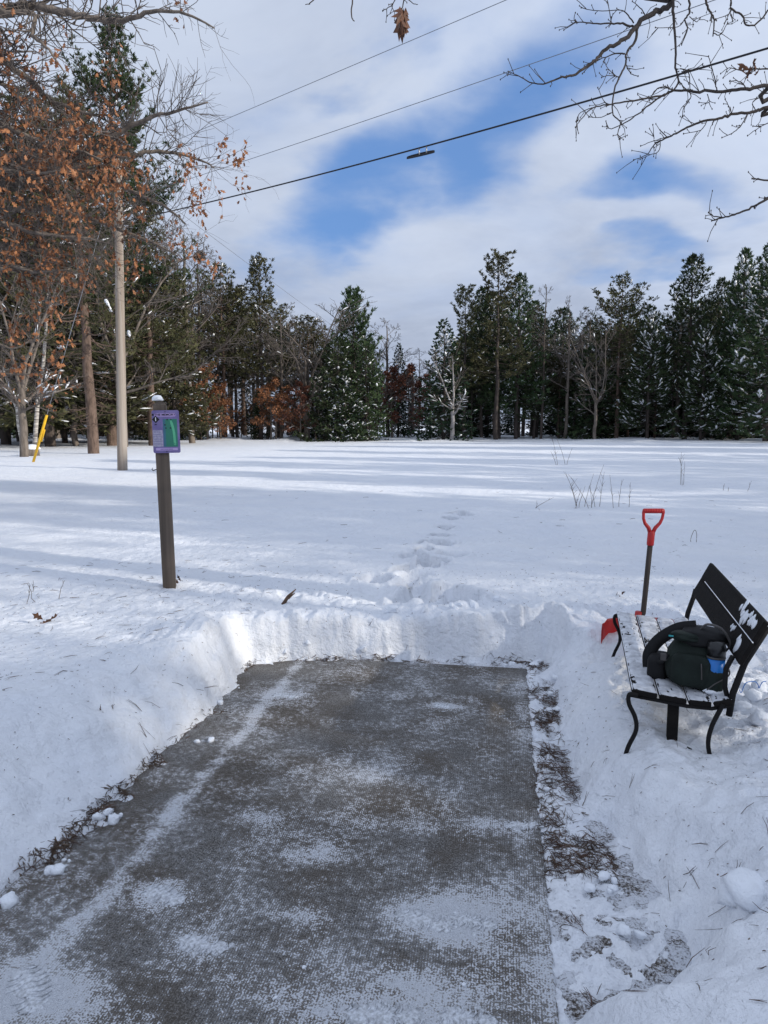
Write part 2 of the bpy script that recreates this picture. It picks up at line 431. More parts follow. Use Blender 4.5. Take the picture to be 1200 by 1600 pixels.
M_STRAP = simple_mat('black_webbing', (0.008, 0.008, 0.009), 0.75, 0.2, 12, bump=0.001, bscale=300)
M_GREYW = simple_mat('grey_webbing', (0.075, 0.07, 0.068), 0.7, 0.2, 12)
M_BLUE = simple_mat('blue_plastic', (0.01, 0.16, 0.52), 0.35, 0.05, 8, spec=0.5)
M_BLACK = simple_mat('black_plastic', (0.01, 0.01, 0.011), 0.3, 0.1, 8, spec=0.5)
M_YEL = simple_mat('yellow_plastic', (0.72, 0.42, 0.02), 0.5, 0.1, 4)
M_STEEL = simple_mat('galvanised_steel', (0.35, 0.36, 0.38), 0.45, 0.1, 8, metallic=0.8)
M_CABLE = simple_mat('black_cable', (0.015, 0.015, 0.018), 0.6, 0.1, 8)
M_WIRE = simple_mat('grey_wire', (0.17, 0.18, 0.2), 0.5, 0.1, 8)
M_NEEDLE = simple_mat('fallen_needles', (0.13, 0.07, 0.048), 0.8, 0.4, 12, col2=(0.05, 0.034, 0.027))
M_STALK = simple_mat('dry_weed_stalk', (0.13, 0.095, 0.07), 0.85, 0.3, 6)

# ================================================================== GROUND
PAX = V3(math.sin(math.radians(9.2)), math.cos(math.radians(9.2)), 0)      # pad length direction
PIT = np.array([(-1.05, -1.2), (-1.35, 0.6), (-1.42, 1.6), (-1.37, 2.15), (-1.35, 2.41), (-1.24, 2.78), (-1.17, 3.13), (-1.13, 3.45), (-1.03, 3.8), (-0.95, 4.15), (-0.93, 4.7), (-0.89, 4.98),
                (0.2, 5.06), (1.14, 5.0), (1.10, 4.62), (0.99, 4.1), (0.92, 3.5), (0.90, 3.0), (0.93, 2.65), (1.02, 2.30), (0.96, 2.10), (0.76, 1.93), (0.52, 1.86), (0.45, 1.6), (0.55, 0.8), (0.45, -1.2)])
#       width of the slope (m) and extra crest (m) for every side of the clearing
SLW = np.array([.6, .7, .75, .75, .72, .66, .60, .54, .42, .28, .13, .07, .07, .13, .32, .42, .42, .42, .40, .38, .34, .36, .40, .4, .4, .4])
SLC = np.array([.04, .05, .05, .05, .05, .05, .05, .05, .06, .09, .08, .05, .05, .07, .07, .06, .04, .05, .08, .10, .13, .15, .15, .1, .1, .1])
FIELD = 0.25
FOOT = [(712, 803), (728, 806), (685, 838), (698, 826), (672, 848), (655, 873), (638, 889), (668, 886), (650, 915), (700, 925), (676, 940), (640, 938), (715, 945), (660, 928), (706, 868), (585, 905), (648, 902), (690, 948), (725, 935)]
FOOT[8:8] = []
FOOT2 = [(704, 812), (690, 851), (664, 861), (678, 880), (641, 871), (722, 790), (738, 792)]
FPOS = [G(a, b, FIELD) for a, b in FOOT2 + FOOT]


def height(x, y):
    x = np.asarray(x, float); y = np.asarray(y, float); sh = x.shape; x = x.ravel(); y = y.ravel()
    z = FIELD + 0.035 * fbm(x / 1.7, y / 1.7, 4, 3) + 0.05 * fbm(x / 9, y / 9, 3, 5) * sst(np.hypot(x, y), 6, 20) \
        + 0.22 * fbm(x / 30, y / 22, 3, 8) * sst(np.hypot(x, y), 25, 60)
    z = z + 0.24 * sst(fbm(x / 2.5, y / 1.6, 3, 6), .1, .6) * sst(y, 54, 58)          # mounds along the forest edge
    near = (np.abs(x) < 5) & (y < 12) & (y > -3)
    xn = x[near]; yn = y[near]; zn = z[near]
    # trampled and lumpy parts
    def patch(cx, cy, rx, ry): return np.exp(-((xn - cx) / rx) ** 2 - ((yn - cy) / ry) ** 2)
    rough = 0.9 * patch(-.6, 6.0, 1.0, .45) + 0.9 * patch(.35, 5.7, .5, .3) + .9 * patch(1.9, 5.4, .8, .5) + patch(2.2, 3.6, .8, 1.6) + .8 * patch(1.6, 2.2, .9, .8) + .35 * patch(-2.6, 5.6, 1.2, .5) + .42
    lum = fbm(xn / .16, yn / .16, 4, 21, .55); lum2 = fbm(xn / .05, yn / .05, 3, 24, .6)
    zn = zn + rough * (0.034 * lum + 0.013 * lum2) + .010 * fbm(xn / .42, yn / .3, 3, 27)
    # boot prints crossing the field
    for i, p in enumerate(FPOS):
        if i > 7 + len(FOOT2):
            rx, ry, dp = .14, .18, .13
        else:
            rx, ry, dp = .11, .19, .24
        th = .12 + (.5 if i % 2 else -.1)
        dx = (xn - p[0]) * math.cos(th) - (yn - p[1]) * math.sin(th); dy = (xn - p[0]) * math.sin(th) + (yn - p[1]) * math.cos(th)
        r = np.sqrt((dx / rx) ** 2 + (dy / ry) ** 2) + .25 * lum
        zn = zn - dp * sst(r, 1.1, .8) + .025 * np.exp(-((r - 1.4) / .25) ** 2)
    # distance to the clearing's outline, with the slope width of its nearest side
    jx = xn + .05 * fbm(xn / .3, yn / .3, 4, 31, .6) + .018 * fbm(xn / .07, yn / .07, 2, 33); jy = yn + .05 * fbm(xn / .3, yn / .3, 4, 37, .6) + .014 * fbm(xn / .06, yn / .06, 2, 39)
    best = np.full(xn.shape, 1e9); wsum = np.zeros_like(xn); ws = np.zeros_like(xn); wc = np.zeros_like(xn); inside = np.zeros(xn.shape, bool)
    n = len(PIT)
    for i in range(n):
        a = PIT[i]; b = PIT[(i + 1) % n]; ab = b - a; L2 = ab @ ab
        tt = np.clip(((jx - a[0]) * ab[0] + (jy - a[1]) * ab[1]) / L2, 0, 1)
        d = np.hypot(jx - a[0] - tt * ab[0], jy - a[1] - tt * ab[1])
        w = math.sqrt(L2) / (d + .03) ** 4
        wsum += w; ws += w * (SLW[i] * (1 - tt) + SLW[(i + 1) % n] * tt); wc += w * (SLC[i] * (1 - tt) + SLC[(i + 1) % n] * tt)
        best = np.minimum(best, d)
        cross = ((a[1] > jy) != (b[1] > jy)) & (jx < (b[0] - a[0]) * (jy - a[1]) / (b[1] - a[1] + 1e-12) + a[0])
        inside ^= cross
    s = np.where(inside, -best, best); W = ws / wsum; Cc = wc / wsum
    # fluted face where the shovel cut
    back = sst(W, .3, .12)
    flute = fbm(xn / .09, yn / .6, 3, 51)
    W = W * (1 + .65 * flute * back + .25 * fbm(xn / .35, yn / .35, 3, 53))
    tt = np.clip(s / W, 0, 1)
    prof = np.where(back > .5, tt ** .8, 1 - (1 - tt) ** 1.7)
    crest = Cc * np.exp(-((s - W * 1.25) / (.32 + .5 * W)) ** 2) * (1 + .7 * fbm(xn / .6, yn / .6, 3, 55))
    # sunlit hump at the back left corner, hollow under the bench, ridge in front of it
    zn = zn + .05 * patch(-1.25, 4.75, .3, .35) - .09 * patch(1.45, 3.35, .25, .5) + .05 * patch(1.03, 2.98, .12, .25) - .08 * patch(1.45, 2.92, .25, .3) - .13 * patch(1.45, 4.5, .28, .22) - .07 * patch(1.36, 4.55, .15, .2)
    sl_c = (xn * .3 + yn) - s * .75
    zn = zn + (1 - back) * .016 * fbm(sl_c / .055, s / .7, 3, 57) * sst(s, 0, .1) * sst(s, 1.0, .6) * (xn < 0)
    zn = zn + sst(s, .9, .3) * sst(s, -.1, .1) * (.022 * fbm(xn / .10, yn / .10, 3, 58, .6) * (xn > 0) + .010 * fbm(xn / .07, yn / .07, 3, 59))
    zn = zn + back * sst(s, .35, .1) * (.055 * fbm(xn / .20, yn / .20, 3, 81) + .030 * fbm(xn / .07, yn / .07, 3, 83))
    lip = sst(s, -.02, .015)
    foot = -.035 + 0.05 * sst(fbm(xn / .11, yn / .11, 4, 61, .6), .12, .7)           # scattered snow on the cleared ground
    onpad = (xn * math.cos(math.radians(9.2)) - yn * math.sin(math.radians(9.2)) < 0.17)
    foot = np.where(onpad, foot, -.030 + .35 * (foot + .035))
    foot = foot + np.where(onpad, -.02, .014 * sst(yn, 2.5, 3.2) + .016 + .030 * fbm(xn / .045, yn / .045, 3, 63, .65)) * sst(s, -.05, -.10)
    foot = foot + .07 * np.exp(-((s + .0) / .05) ** 2) * sst(fbm(xn / .13, yn / .13, 3, 65), -.05, .5)
    zout = (zn + crest) * prof + .012 * lip
    zz = np.where(s > 0, foot * (1 - sst(s, 0, .05)) + zout + lum2 * .005, foot)
    zz = np.where((s > 0), np.maximum(zz, foot), zz)
    z[near] = zz
    return z.reshape(sh)


def hz(x, y): return float(height(np.array([x]), np.array([y]))[0])


def axis(lo, hi, step, far, g, mid=None):
    a = list(np.arange(lo, hi, step)); s = step
    x = a[-1]
    if mid:
        while x < mid[0]: x += mid[1]; a.append(x)
        s = mid[1]
    while x < far[1]: s *= g; x += s; a.append(x)
    x = lo; s = step; b = []
    while x > far[0]: s *= g; x -= s; b.append(x)
    return np.array(b[::-1] + a)
xs = axis(-3.0, 2.75, .0135, (-450, 450), 1.07); ys = axis(1.3, 5.4, .0125, (-80, 700), 1.06, (12.0, .032))
gx, gy = np.meshgrid(xs, ys)
gzv = height(gx, gy)
idx = np.arange(gx.size).reshape(gx.shape)
gq = np.stack([idx[:-1, :-1], idx[:-1, 1:], idx[1:, 1:], idx[1:, :-1]], -1).reshape(-1, 4)
ground = MB().add(np.stack([gx, gy, gzv], -1).reshape(-1, 3), gq).build('snow_field', M_SNOW)
tag(ground, kind='structure')

# bare frozen ground with dead grass and needles under the snow of the clearing
mg, t_, b_ = new_mat('frozen_soil')
tc_ = t_.new('ShaderNodeTexCoord').outputs['Object']
s1 = t_.noise(tc_, 9, 5, .7); s2 = t_.noise(tc_, 120, 3, .7)
cc = t_.mix(t_.ss(s2, .35, .65), (0.045, 0.036, 0.030, 1), (0.17, 0.14, 0.11, 1))
cc = t_.mix(t_.ss(t_.math('ADD', t_.math('MULTIPLY', s1, .6), t_.math('MULTIPLY', s2, .5)), .44, .60), cc, (0.68, 0.70, 0.75, 1))
t_.l.new(cc, b_.inputs['Base Color']); b_.inputs['Roughness'].default_value = .9
t_.l.new(t_.bump(t_.noise(tc_, 70, 4, .7), .012), b_.inputs['Normal'])
bx, by = np.meshgrid(np.arange(-1.7, 1.6, .016), np.arange(.4, 5.4, .016))
bz = -.018 + .010 * fbm(bx / .12, by / .12, 3, 71) + .016 * fbm(bx / .05, by / .05, 3, 73, .65)
bi = np.arange(bx.size).reshape(bx.shape)
MB().add(np.stack([bx, by, bz], -1).reshape(-1, 3), np.stack([bi[:-1, :-1], bi[:-1, 1:], bi[1:, 1:], bi[1:, :-1]], -1).reshape(-1, 4)).build('bare_ground', mg)['kind'] = 'structure'

# the concrete tee pad
pad = MB().box((0, 0, 0), (1.95, 4.6, .12), bev=.008).build('concrete_pad', None, smooth=False)
mc = concrete_material()
# object coordinates start at the pad's own front centre
for v in pad.data.vertices: v.co.y += 2.3; v.co.z -= .06
pad.data.materials.append(mc)
pad.rotation_euler = (0, 0, -math.radians(9.2))
pc = V3(0.005, 4.99, 0) - PAX * 4.6
pad.location = tuple(pc)
pad['kind'] = 'structure'

# ================================================================== SIGN POST
def Rz(a): return np.array([[math.cos(a), -math.sin(a), 0], [math.sin(a), math.cos(a), 0], [0, 0, 1.0]])
P0 = G(265, 914, FIELD + .01)
post = empty('sign_post', (P0[0], P0[1], P0[2]), 'weathered square wooden post with pointed top carrying the purple hole sign', 'post')
PR = Rz(math.radians(12))
ptop = topz(262, 633, P0[1]) - P0[2]
mb = MB(); hw = .052
sq = np.array([[-1, -1], [1, -1], [1, 1], [-1, 1]]) * hw
v = []
for z_, k in ((-.5, 1), (.3, 1), (.8, 1), (1.2, 1), (ptop, 1), (ptop + .035, .35)):
    for a in sq: v.append([a[0] * k, a[1] * k, z_])
v.append([0, 0, ptop + .04]); v = np.array(v); v[:, :2] += V3(-.028, 0, 0)[:2] * (v[:, 2:3] / 1.6)
q = [[i * 4 + j, i * 4 + (j + 1) % 4, i * 4 + 4 + (j + 1) % 4, i * 4 + 4 + j] for i in range(5) for j in range(4)]
mb.add(v @ PR.T, q, [[20 + j, 20 + (j + 1) % 4, 24] for j in range(4)])
mb.build('wooden_post', M_POST, post, smooth=False)
MB().blob(V3(-.045, 0, ptop + .045), (.05, .05, .038), 3, .12, flat=True).build('snow_cap', M_LUMP, post)
mb = MB(); hk = V3(-.055, -.03, topz(240, 733, P0[1]) - P0[2])
mb.tube([hk + V3(.02, 0, 0), hk + V3(-.02, 0, -.002), hk + V3(-.04, 0, -.012), hk + V3(-.05, 0, .0), hk + V3(-.045, 0, .012)], .004, 6)
mb.build('screw_hook', M_IRON, post)

# the sign panel: its own printed face, built in thin layers
def flat_mat(name, c, rough=.45): return simple_mat(name, c, rough, .05, 20)
M_PURP = simple_mat('purple_sign_print', (0.19, 0.16, 0.33), .5, .3, 14, col2=(0.13, 0.105, 0.26))
M_LILAC = flat_mat('lilac_print', (0.40, 0.30, 0.55)); M_PALE = simple_mat('pale_grey_print', (0.34, 0.33, 0.42), .45, .2, 60)
M_GREEN = flat_mat('green_map_print', (0.03, 0.17, 0.12)); M_TEAL = flat_mat('blue_green_print', (0.04, 0.13, 0.19)); M_FAIR = flat_mat('fairway_print', (0.10, 0.40, 0.23))
M_INK = flat_mat('black_print', (0.006, 0.006, 0.012)); M_WHITE = flat_mat('white_print', (0.75, 0.75, 0.78))
sc_ = A(259.5, 674.5, P0[1] - .075)
sign = empty('hole_sign', tuple(sc_), 'purple hole sign with green map and black number one diamond on the post', 'sign', rz=math.radians(3))
sign.rotation_euler = (0, math.radians(-0.8), math.radians(3))
SW, SH = .222, .352
def rrect(w, h, r, n=5):
    o = []
    for cx, cy, a0 in ((w / 2 - r, h / 2 - r, 0), (-w / 2 + r, h / 2 - r, 90), (-w / 2 + r, -h / 2 + r, 180), (w / 2 - r, -h / 2 + r, 270)):
        for k in range(n): a = math.radians(a0 + 90 * k / (n - 1)); o.append((cx + r * math.cos(a), cy + r * math.sin(a)))
    return np.array(o)
I3 = np.eye(3)
def plate(name, outline, mat, depth, off=(0, 0), thick=.0006):
    return MB().prism(np.asarray(outline) + np.array(off), thick, I3, (0, -.002 - depth, 0)).build(name, mat, sign, smooth=False)
MB().prism(rrect(SW, SH, .014), .004, I3, (0, 0, 0)).build('sign_panel', M_PURP, sign, smooth=False)
def sg(px, py):      # from the close view of the sign (218..800 across, 465..1405 down) to the panel
    return ((px - 507) / 585 * SW, (935 - py) / 945 * SH)
def srect(x0, y0, x1, y1, r=.004):
    a = sg(x0, y0); b = sg(x1, y1); return rrect(abs(b[0] - a[0]), abs(b[1] - a[1]), min(r, abs(b[1] - a[1]) * .45), 3), ((a[0] + b[0]) / 2, (a[1] + b[1]) / 2)
o, c = srect(275, 528, 722, 600); plate('title_bar', o, M_LILAC, .0006, c)
o, c = srect(468, 655, 752, 1270, .002); plate('course_map', o, M_GREEN, .0006, c)
o, c = srect(448, 655, 500, 1270, .002); plate('map_margin', o, M_TEAL, .0009, c)
o, c = srect(222, 900, 432, 1262, .002); plate('rules_panel', o, M_PALE, .0006, c)
o, c = srect(270, 1295, 745, 1350); plate('footer_bar', o, M_LILAC, .0006, c)
fw_ = [sg(*p) for p in ((598, 690), (640, 690), (668, 760), (688, 850), (703, 960), (712, 1080), (716, 1170), (712, 1235), (668, 1235), (662, 1150), (658, 1040), (650, 930), (632, 830), (610, 760))]
plate('fairway_strip', fw_, M_FAIR, .0012)
circ = lambda r, n=10: np.array([(r * math.cos(2 * math.pi * k / n), r * math.sin(2 * math.pi * k / n)) for k in range(n)])
for a, b, r in ((545, 670, .0065), (625, 665, .005), (492, 785, .0065), (510, 855, .006), (605, 855, .006)): plate('map_marker', circ(r), M_INK, .0012, sg(a, b))
plate('corner_dot', circ(.0085, 14), M_INK, .0012, sg(240, 560))
plate('number_diamond', np.array([(0, .031), (-.031, 0), (0, -.031), (.031, 0)]), M_INK, .0012, sg(298, 662))
def text(body, size, loc, mat, name, bold=0.0, sx=1.0):
    cu = bpy.data.curves.new(name, 'FONT'); cu.body = body; cu.size = size; cu.align_x = 'CENTER'; cu.align_y = 'CENTER'; cu.extrude = .0003; cu.offset = bold
    tmp = bpy.data.objects.new('tmp', cu); COL.objects.link(tmp)
    dg = bpy.context.evaluated_depsgraph_get(); me = bpy.data.meshes.new_from_object(tmp.evaluated_get(dg))
    bpy.data.objects.remove(tmp)
    for v_ in me.vertices: x_, y_, z_ = v_.co; v_.co = (x_ * sx, -z_, y_)
    me.materials.clear(); me.materials.append(mat)
    o_ = link(name, me, sign); o_.location = loc; return o_
a = sg(500, 563); text('THE MEMORY', .0245, (a[0], -.0036, a[1]), M_INK, 'title_text', .0006, 1.12)
a = sg(298, 660); text('1', .04, (a[0], -.0040, a[1]), M_WHITE, 'hole_number', .0012)
a = sg(685, 1205); text('1', .018, (a[0], -.0042, a[1]), M_INK, 'tee_number', .0008)
a = sg(296, 775); plate('walking_figure', np.array([(-.014, -.004), (.014, -.002), (.003, .002), (.012, .006), (-.003, .004), (-.014, .007), (-.005, .0)]), M_INK, .0010, a)
for k in range(9):
    o, c = srect(232, 915 + k * 38, 395 + (k * 37 % 30), 925 + k * 38, .0004); plate('small_print', o, M_PURP, .0011, c)
for x0, x1 in ((370, 440), (450, 540), (548, 640)): o, c = srect(x0, 1315, x1, 1332, .0004); plate('footer_print', o, M_PURP, .0011, c)
for z_ in (SH / 2 - .012, -SH / 2 + .012): MB().blob((0, -.004, z_), (.004, .002, .004), 2, 0).build('screw', M_IRON, sign)

M_SEATSNOW = simple_mat('thin_trodden_snow', (.74, .76, .80), .6, .1, 16, bump=.004, bscale=90, col2=(.42, .43, .46))
# ================================================================== BENCH
BO = V3(1.085, 3.13, 0); BU = V3(.254, .967, 0); BV = V3(.967, -.254, 0); BZ = V3(0, 0, 1)
bench = empty('garden_bench', tuple(BO), 'small black slatted bench with curved iron legs and two back planks, seat under thin snow', 'bench')
def B(u, v_, z): return BU * u + BV * v_ + BZ * z
BL = 1.40
prof = [(0.0, .475), (.115, .462), (.235, .448), (.335, .447), (.415, .470)]     # seat profile: v, z of the plank edges
for i in range(4):
    (v0, z0), (v1, z1) = prof[i], prof[i + 1]
    d = V3(0, 0, 0) + BV * (v1 - v0) + BZ * (z1 - z0); w = np.linalg.norm(d)
    Rm = frame_mat(BU, np.cross(BU, d)); c = B(BL / 2, (v0 + v1) / 2, (z0 + z1) / 2)
    MB().box(c, (BL, w - .010, .024), Rm, .004).build('seat_plank', M_BENCHWOOD, bench, smooth=False)
    # thin uneven snow lying on the plank
    nu, nv = 170, 22; uu, vv = np.meshgrid(np.linspace(.004, BL - .004, nu), np.linspace(.03, .97, nv))
    edge = np.minimum.reduce([uu / .02, (BL - uu) / .02, (vv - .02) * 6, (.98 - vv) * 6]); edge = np.clip(edge, 0, 1)
    gap = sst(fbm(uu / .05 + 7 * i, vv * w / .022 + 3 * i, 4, 80 + i, .65), -.42, -.22)
    th = (.010 + .006 * fbm(uu / .06, vv * w / .05 + i, 4, 90 + i)) * edge * gap - .004
    dn = d / w; nn = np.cross(BU, dn)
    nn = nn if nn[2] > 0 else -nn
    P = B(0, v0, z0) + uu[..., None] * BU + (vv * w)[..., None] * dn + (.0125 + th)[..., None] * nn
    ii = np.arange(nu * nv).reshape(nv, nu)
    MB().add(P.reshape(-1, 3), np.stack([ii[:-1, :-1], ii[:-1, 1:], ii[1:, 1:], ii[1:, :-1]], -1).reshape(-1, 4)).build('seat_snow', M_SEATSNOW, bench)
mb = MB()
for k in range(5): mb.blob(B(.10 + .05 * k, .36 + .012 * (k % 3), .478), (.05, .035, .022), 40 + k, .2)
mb.build('snow_ridge', M_LUMP, bench)
for (v0, z0), (v1, z1) in (((.432, .635), (.476, .727)), ((.480, .736), (.524, .828))):
    d = BV * (v1 - v0) + BZ * (z1 - z0); w = np.linalg.norm(d); n_ = np.cross(BU, d)
    pl_ = MB().box(B(.66, (v0 + v1) / 2, (z0 + z1) / 2), (1.34, w, .022), frame_mat(BU, n_), .005).build('back_plank', M_BENCHWOOD, bench, smooth=False)
    n_ = n_ / np.linalg.norm(n_); n_ = n_ if n_ @ BV < 0 else -n_; dn = d / w
    mb = MB(); rr = np.random.RandomState(int(z0 * 100)); pts = []
    if z0 > .7: pts = [(.06 + .028 * k + rr.rand() * .02, rr.uniform(.35, .8), rr.uniform(.8, 1.7)) for k in range(11)]
    else: pts = [(.12, .5, 1.9), (.15, .7, 1.2), (.30, .75, .9), (.33, .8, .7), (.28, .85, .6)]
    for j, (u_, t_f, k_) in enumerate(pts):
        mb.blob(B(u_, v0, z0) + dn * (w * t_f) + n_ * .0115, (.013 * k_, .02 * k_, .006), j, .35, frame_mat(BU, n_), 5, 8)
    mb.build('stuck_snow', M_LUMP, bench)
def iron(name, pts, r=.011, flat=False):
    MB().tube([B(*p) for p in pts], r, 8).build(name, M_IRON, bench)
def spl(pts, n=6):
    pts = np.array(pts, float); out = []
    for i in range(len(pts) - 1):
        p0 = pts[max(i - 1, 0)]; p1 = pts[i]; p2 = pts[i + 1]; p3 = pts[min(i + 2, len(pts) - 1)]
        for k in range(n):
            t = k / n; out.append(.5 * ((2 * p1) + (-p0 + p2) * t + (2 * p0 - 5 * p1 + 4 * p2 - p3) * t * t + (-p0 + 3 * p1 - 3 * p2 + p3) * t ** 3))
    out.append(pts[-1]); return np.array(out)
for u in (.0, BL - .02):
    iron('leg', spl([(u, .03, .462), (u, -.005, .462), (u, -.006, .42), (u, .022, .36), (u, .028, .30), (u, -.002, .22), (u, -.02, .14)]), .010)
    iron('leg', spl([(u, .375, .455), (u, .365, .43), (u, .335, .35), (u, .325, .27), (u, .345, .18), (u, .365, .10)]), .010)
    iron('seat_rail', [(u + .015, v_, z_ - .021) for v_, z_ in prof], .009)
    iron('back_support', [(u + .02, .405, .40), (u + .02, .415, .50), (u + .02, .455, .64), (u + .02, .535, .80)], .014)
    iron('back_brace', [(u + .035, .41, .43), (u + .035, .385, .52), (u + .035, .385, .60), (u + .035, .41, .66)] if u < .5 else [(u - .02, .40, .44), (u - .02, .425, .56), (u - .02, .445, .66)], .011)
MB().box(B(.10, .415, .445), (.03, .035, .03), frame_mat(BU, BZ), .005).build('hinge_bolt', M_IRON, bench, smooth=False)
MB().box(B(.06, .185, .30), (.035, .045, .32), frame_mat(BU, BZ), .003).build('centre_post', M_BENCHWOOD, bench, smooth=False)
MB().box(B(BL - .12, .185, .30), (.035, .045, .32), frame_mat(BU, BZ), .003).build('centre_post', M_BENCHWOOD, bench, smooth=False)
iron('foot_hoop', spl([(.06 - .03, .06, .175), (.06 - .03, .12, .215), (.03, .19, .235), (.03, .26, .222), (.03, .33, .165)]), .010)

# ================================================================== BACKPACK and BOTTLE
def superblob(mb, c, r, R=None, e=.55, seed=0, wr=.04, n=20, m=28, taper=0.0):
    th = np.linspace(0, math.pi, n + 1); ph = np.arange(m) / m * 2 * math.pi
    T, Ph = np.meshgrid(th, ph, indexing='ij')
    sg_ = lambda x, p: np.sign(x) * np.abs(x) ** p
    x = sg_(np.sin(T), e) * sg_(np.cos(Ph), e); y = sg_(np.sin(T), e) * sg_(np.sin(Ph), e); z = sg_(np.cos(T), e)
    k = 1 - taper * z; x = x * k; y = y * k
    wn = 1 + wr * fbm(Ph * 2.2 + seed, T * 2.5, 3, 100 + seed) * np.sin(T)
    v_ = np.stack([x * r[0] * wn, y * r[1] * wn, z * r[2]], -1).reshape(-1, 3)
    if R is not None: v_ = v_ @ np.asarray(R).T
    ii = np.arange((n + 1) * m).reshape(n + 1, m)
    q_ = np.stack([ii[:-1], ii[1:], np.roll(ii[1:], -1, 1), np.roll(ii[:-1], -1, 1)], -1).reshape(-1, 4)
    return mb.add(v_ + np.asarray(c, float), q_)
pk0 = BO + B(.22, .285, .466)
pack = empty('backpack', tuple(pk0), 'dark green and black backpack slumped on the snowy bench seat against the back planks', 'backpack')
ax = frame_mat(BV * .93 + BU * -.25, BZ * 1 + BV * .34 - BU * .05)      # x: across towards the back rest, z: up, leaning back
def K(a, b, c): return ax @ V3(a, b, c)
superblob(MB(), K(.0, .0, .105), (.120, .115, .115), ax, .70, 3, .12, taper=.16).build('pack_body', M_PACK, pack)
superblob(MB(), K(.0, -.108, .085), (.085, .030, .075), ax, .55, 5, .08).build('front_pocket', M_PACK, pack)
superblob(MB(), K(.030, .0, .218), (.100, .100, .045), ax, .8, 8, .28).build('pack_lid', M_STRAP, pack)
superblob(MB(), K(-.03, -.06, .226), (.070, .05, .022), ax, .8, 9, .3).build('lid_flap', M_PACK, pack)
superblob(MB(), K(-.155, .02, .05), (.045, .085, .060), ax, .5, 11, .1).build('hip_pad', M_STRAP, pack)
def band(name, pts, w, th, mat, par, side):
    pts = spl(pts, 8); mbb = MB(); n = len(pts); vv = []
    for i in range(n):
        t = pts[min(i + 1, n - 1)] - pts[max(i - 1, 0)]; t /= np.linalg.norm(t); s_ = side - t * (side @ t); s_ /= np.linalg.norm(s_); u_ = np.cross(t, s_)
        for a_, b_ in ((-1, -1), (1, -1), (1, 1), (-1, 1)): vv.append(pts[i] + s_ * a_ * w / 2 + u_ * b_ * th / 2)
    q_ = [[i * 4 + j, i * 4 + (j + 1) % 4, i * 4 + 4 + (j + 1) % 4, i * 4 + 4 + j] for i in range(n - 1) for j in range(4)] + [[3, 2, 1, 0], [n * 4 - 4, n * 4 - 3, n * 4 - 2, n * 4 - 1]]
    return mbb.add(np.array(vv), q_).build(name, mat, par)
band('shoulder_strap', [K(.0, .0, .262), K(-.08, .02, .235), K(-.16, .03, .17), K(-.20, .02, .10), K(-.195, .0, .04)], .055, .012, M_STRAP, pack, K(-.4, .3, 1))
band('grab_handle', [K(.02, -.03, .255), K(.05, -.035, .285), K(.11, -.03, .27), K(.145, -.02, .21), K(.13, -.01, .17)], .018, .008, M_GREYW, pack, ax[:, 1])
band('compression_strap', [K(.135, -.09, .13), K(.155, -.10, .09), K(.10, -.125, .045), K(.06, -.12, .0)], .022, .005, M_GREYW, pack, ax[:, 1])
band('side_strap', [K(-.10, -.10, .14), K(-.125, -.09, .10), K(-.15, -.06, .09)], .016, .006, M_STRAP, pack, ax[:, 2])
band('zip_pull', [K(.045, -.142, .13), K(.048, -.146, .10), K(.05, -.144, .06)], .005, .003, M_GREYW, pack, ax[:, 0])
MB().box(K(-.118, -.098, .125), (.026, .012, .034), ax, .003).build('buckle', M_GREYW, pack, smooth=False)
MB().box(K(-.09, -.108, .228), (.02, .004, .006), ax).build('teal_tag', simple_mat('teal_tag', (.03, .3, .33), .5, .1), pack, smooth=False)
bt = empty('water_bottle', tuple(pk0 + K(.098, -.092, .078)), 'blue banded water bottle with a black lid in the side pocket of the backpack', 'bottle')
MB().lathe([(.0, 0), (.036, .0), (.038, .01), (.038, .075), (.0, .075)], (0, 0, 0), 20, ax).build('bottle_body', M_BLUE, bt)
MB().lathe([(.0, .075), (.0395, .075), (.0395, .084), (.0, .084)], (0, 0, 0), 20, ax).build('bottle_rim', M_GREYW, bt)
MB().lathe([(.0, .084), (.039, .084), (.040, .125), (.034, .145), (.0, .15)], (0, 0, 0), 20, ax).build('bottle_lid', M_BLACK, bt)
superblob(MB(), K(.085, -.085, .055), (.052, .048, .075), ax, .7, 15, .08).build('side_pocket', M_PACK, pack)

# ================================================================== SHOVEL
SY = 4.72
g1 = A(1020, 800, SY); g2 = A(1016.5, 845, SY); g3 = A(1005, 958, SY); 
dirs = (g3 - g2); dirs /= np.linalg.norm(dirs); b0 = g2 + dirs * 0.57 - V3(.025, 0, 0)
shv = empty('snow_shovel', tuple(b0), 'red bladed snow shovel with red D grip standing in the snow behind the bench', 'shovel')
rel = lambda p: np.asarray(p) - b0
MB().tube([rel(g2 - dirs * .02), rel(g3), rel(b0 - dirs * .02)], .017, 12).build('shaft', M_SHAFT, shv)
up = -dirs; rt = frame_mat(V3(1, 0, 0), up)[:, 0]
mb = MB(); gb = g2
mb.tube([rel(gb + up * z_) for z_ in (-.03, -.02, .055, .065)], [.021, .023, .023, .018], 12)
for s in (-1, 1):
    mb.tube([rel(gb + up * a_ + rt * s * b_) for a_, b_ in ((.05, .008), (.085, .022), (.115, .048), (.145, .060), (.185, .064), (.197, .062))], [.014, .013, .011, .010, .010, .010], 8)
mb.tube([rel(gb + up * .195 + rt * a_) for a_ in (-.068, -.06, .06, .068)], [.012, .016, .016, .012], 10)
mb.build('grip', M_RED, shv)
mb = MB()
for k in range(7): mb.tube([rel(gb + up * (.197 + .0165 * math.sin(a)) + rt * (-.048 + k * .016) + V3(0, -.0165 * math.cos(a), 0)) for a in np.linspace(-1.0, 1.0, 5)], .0022, 4)
mb.build('grip_ribs', M_RED, shv)
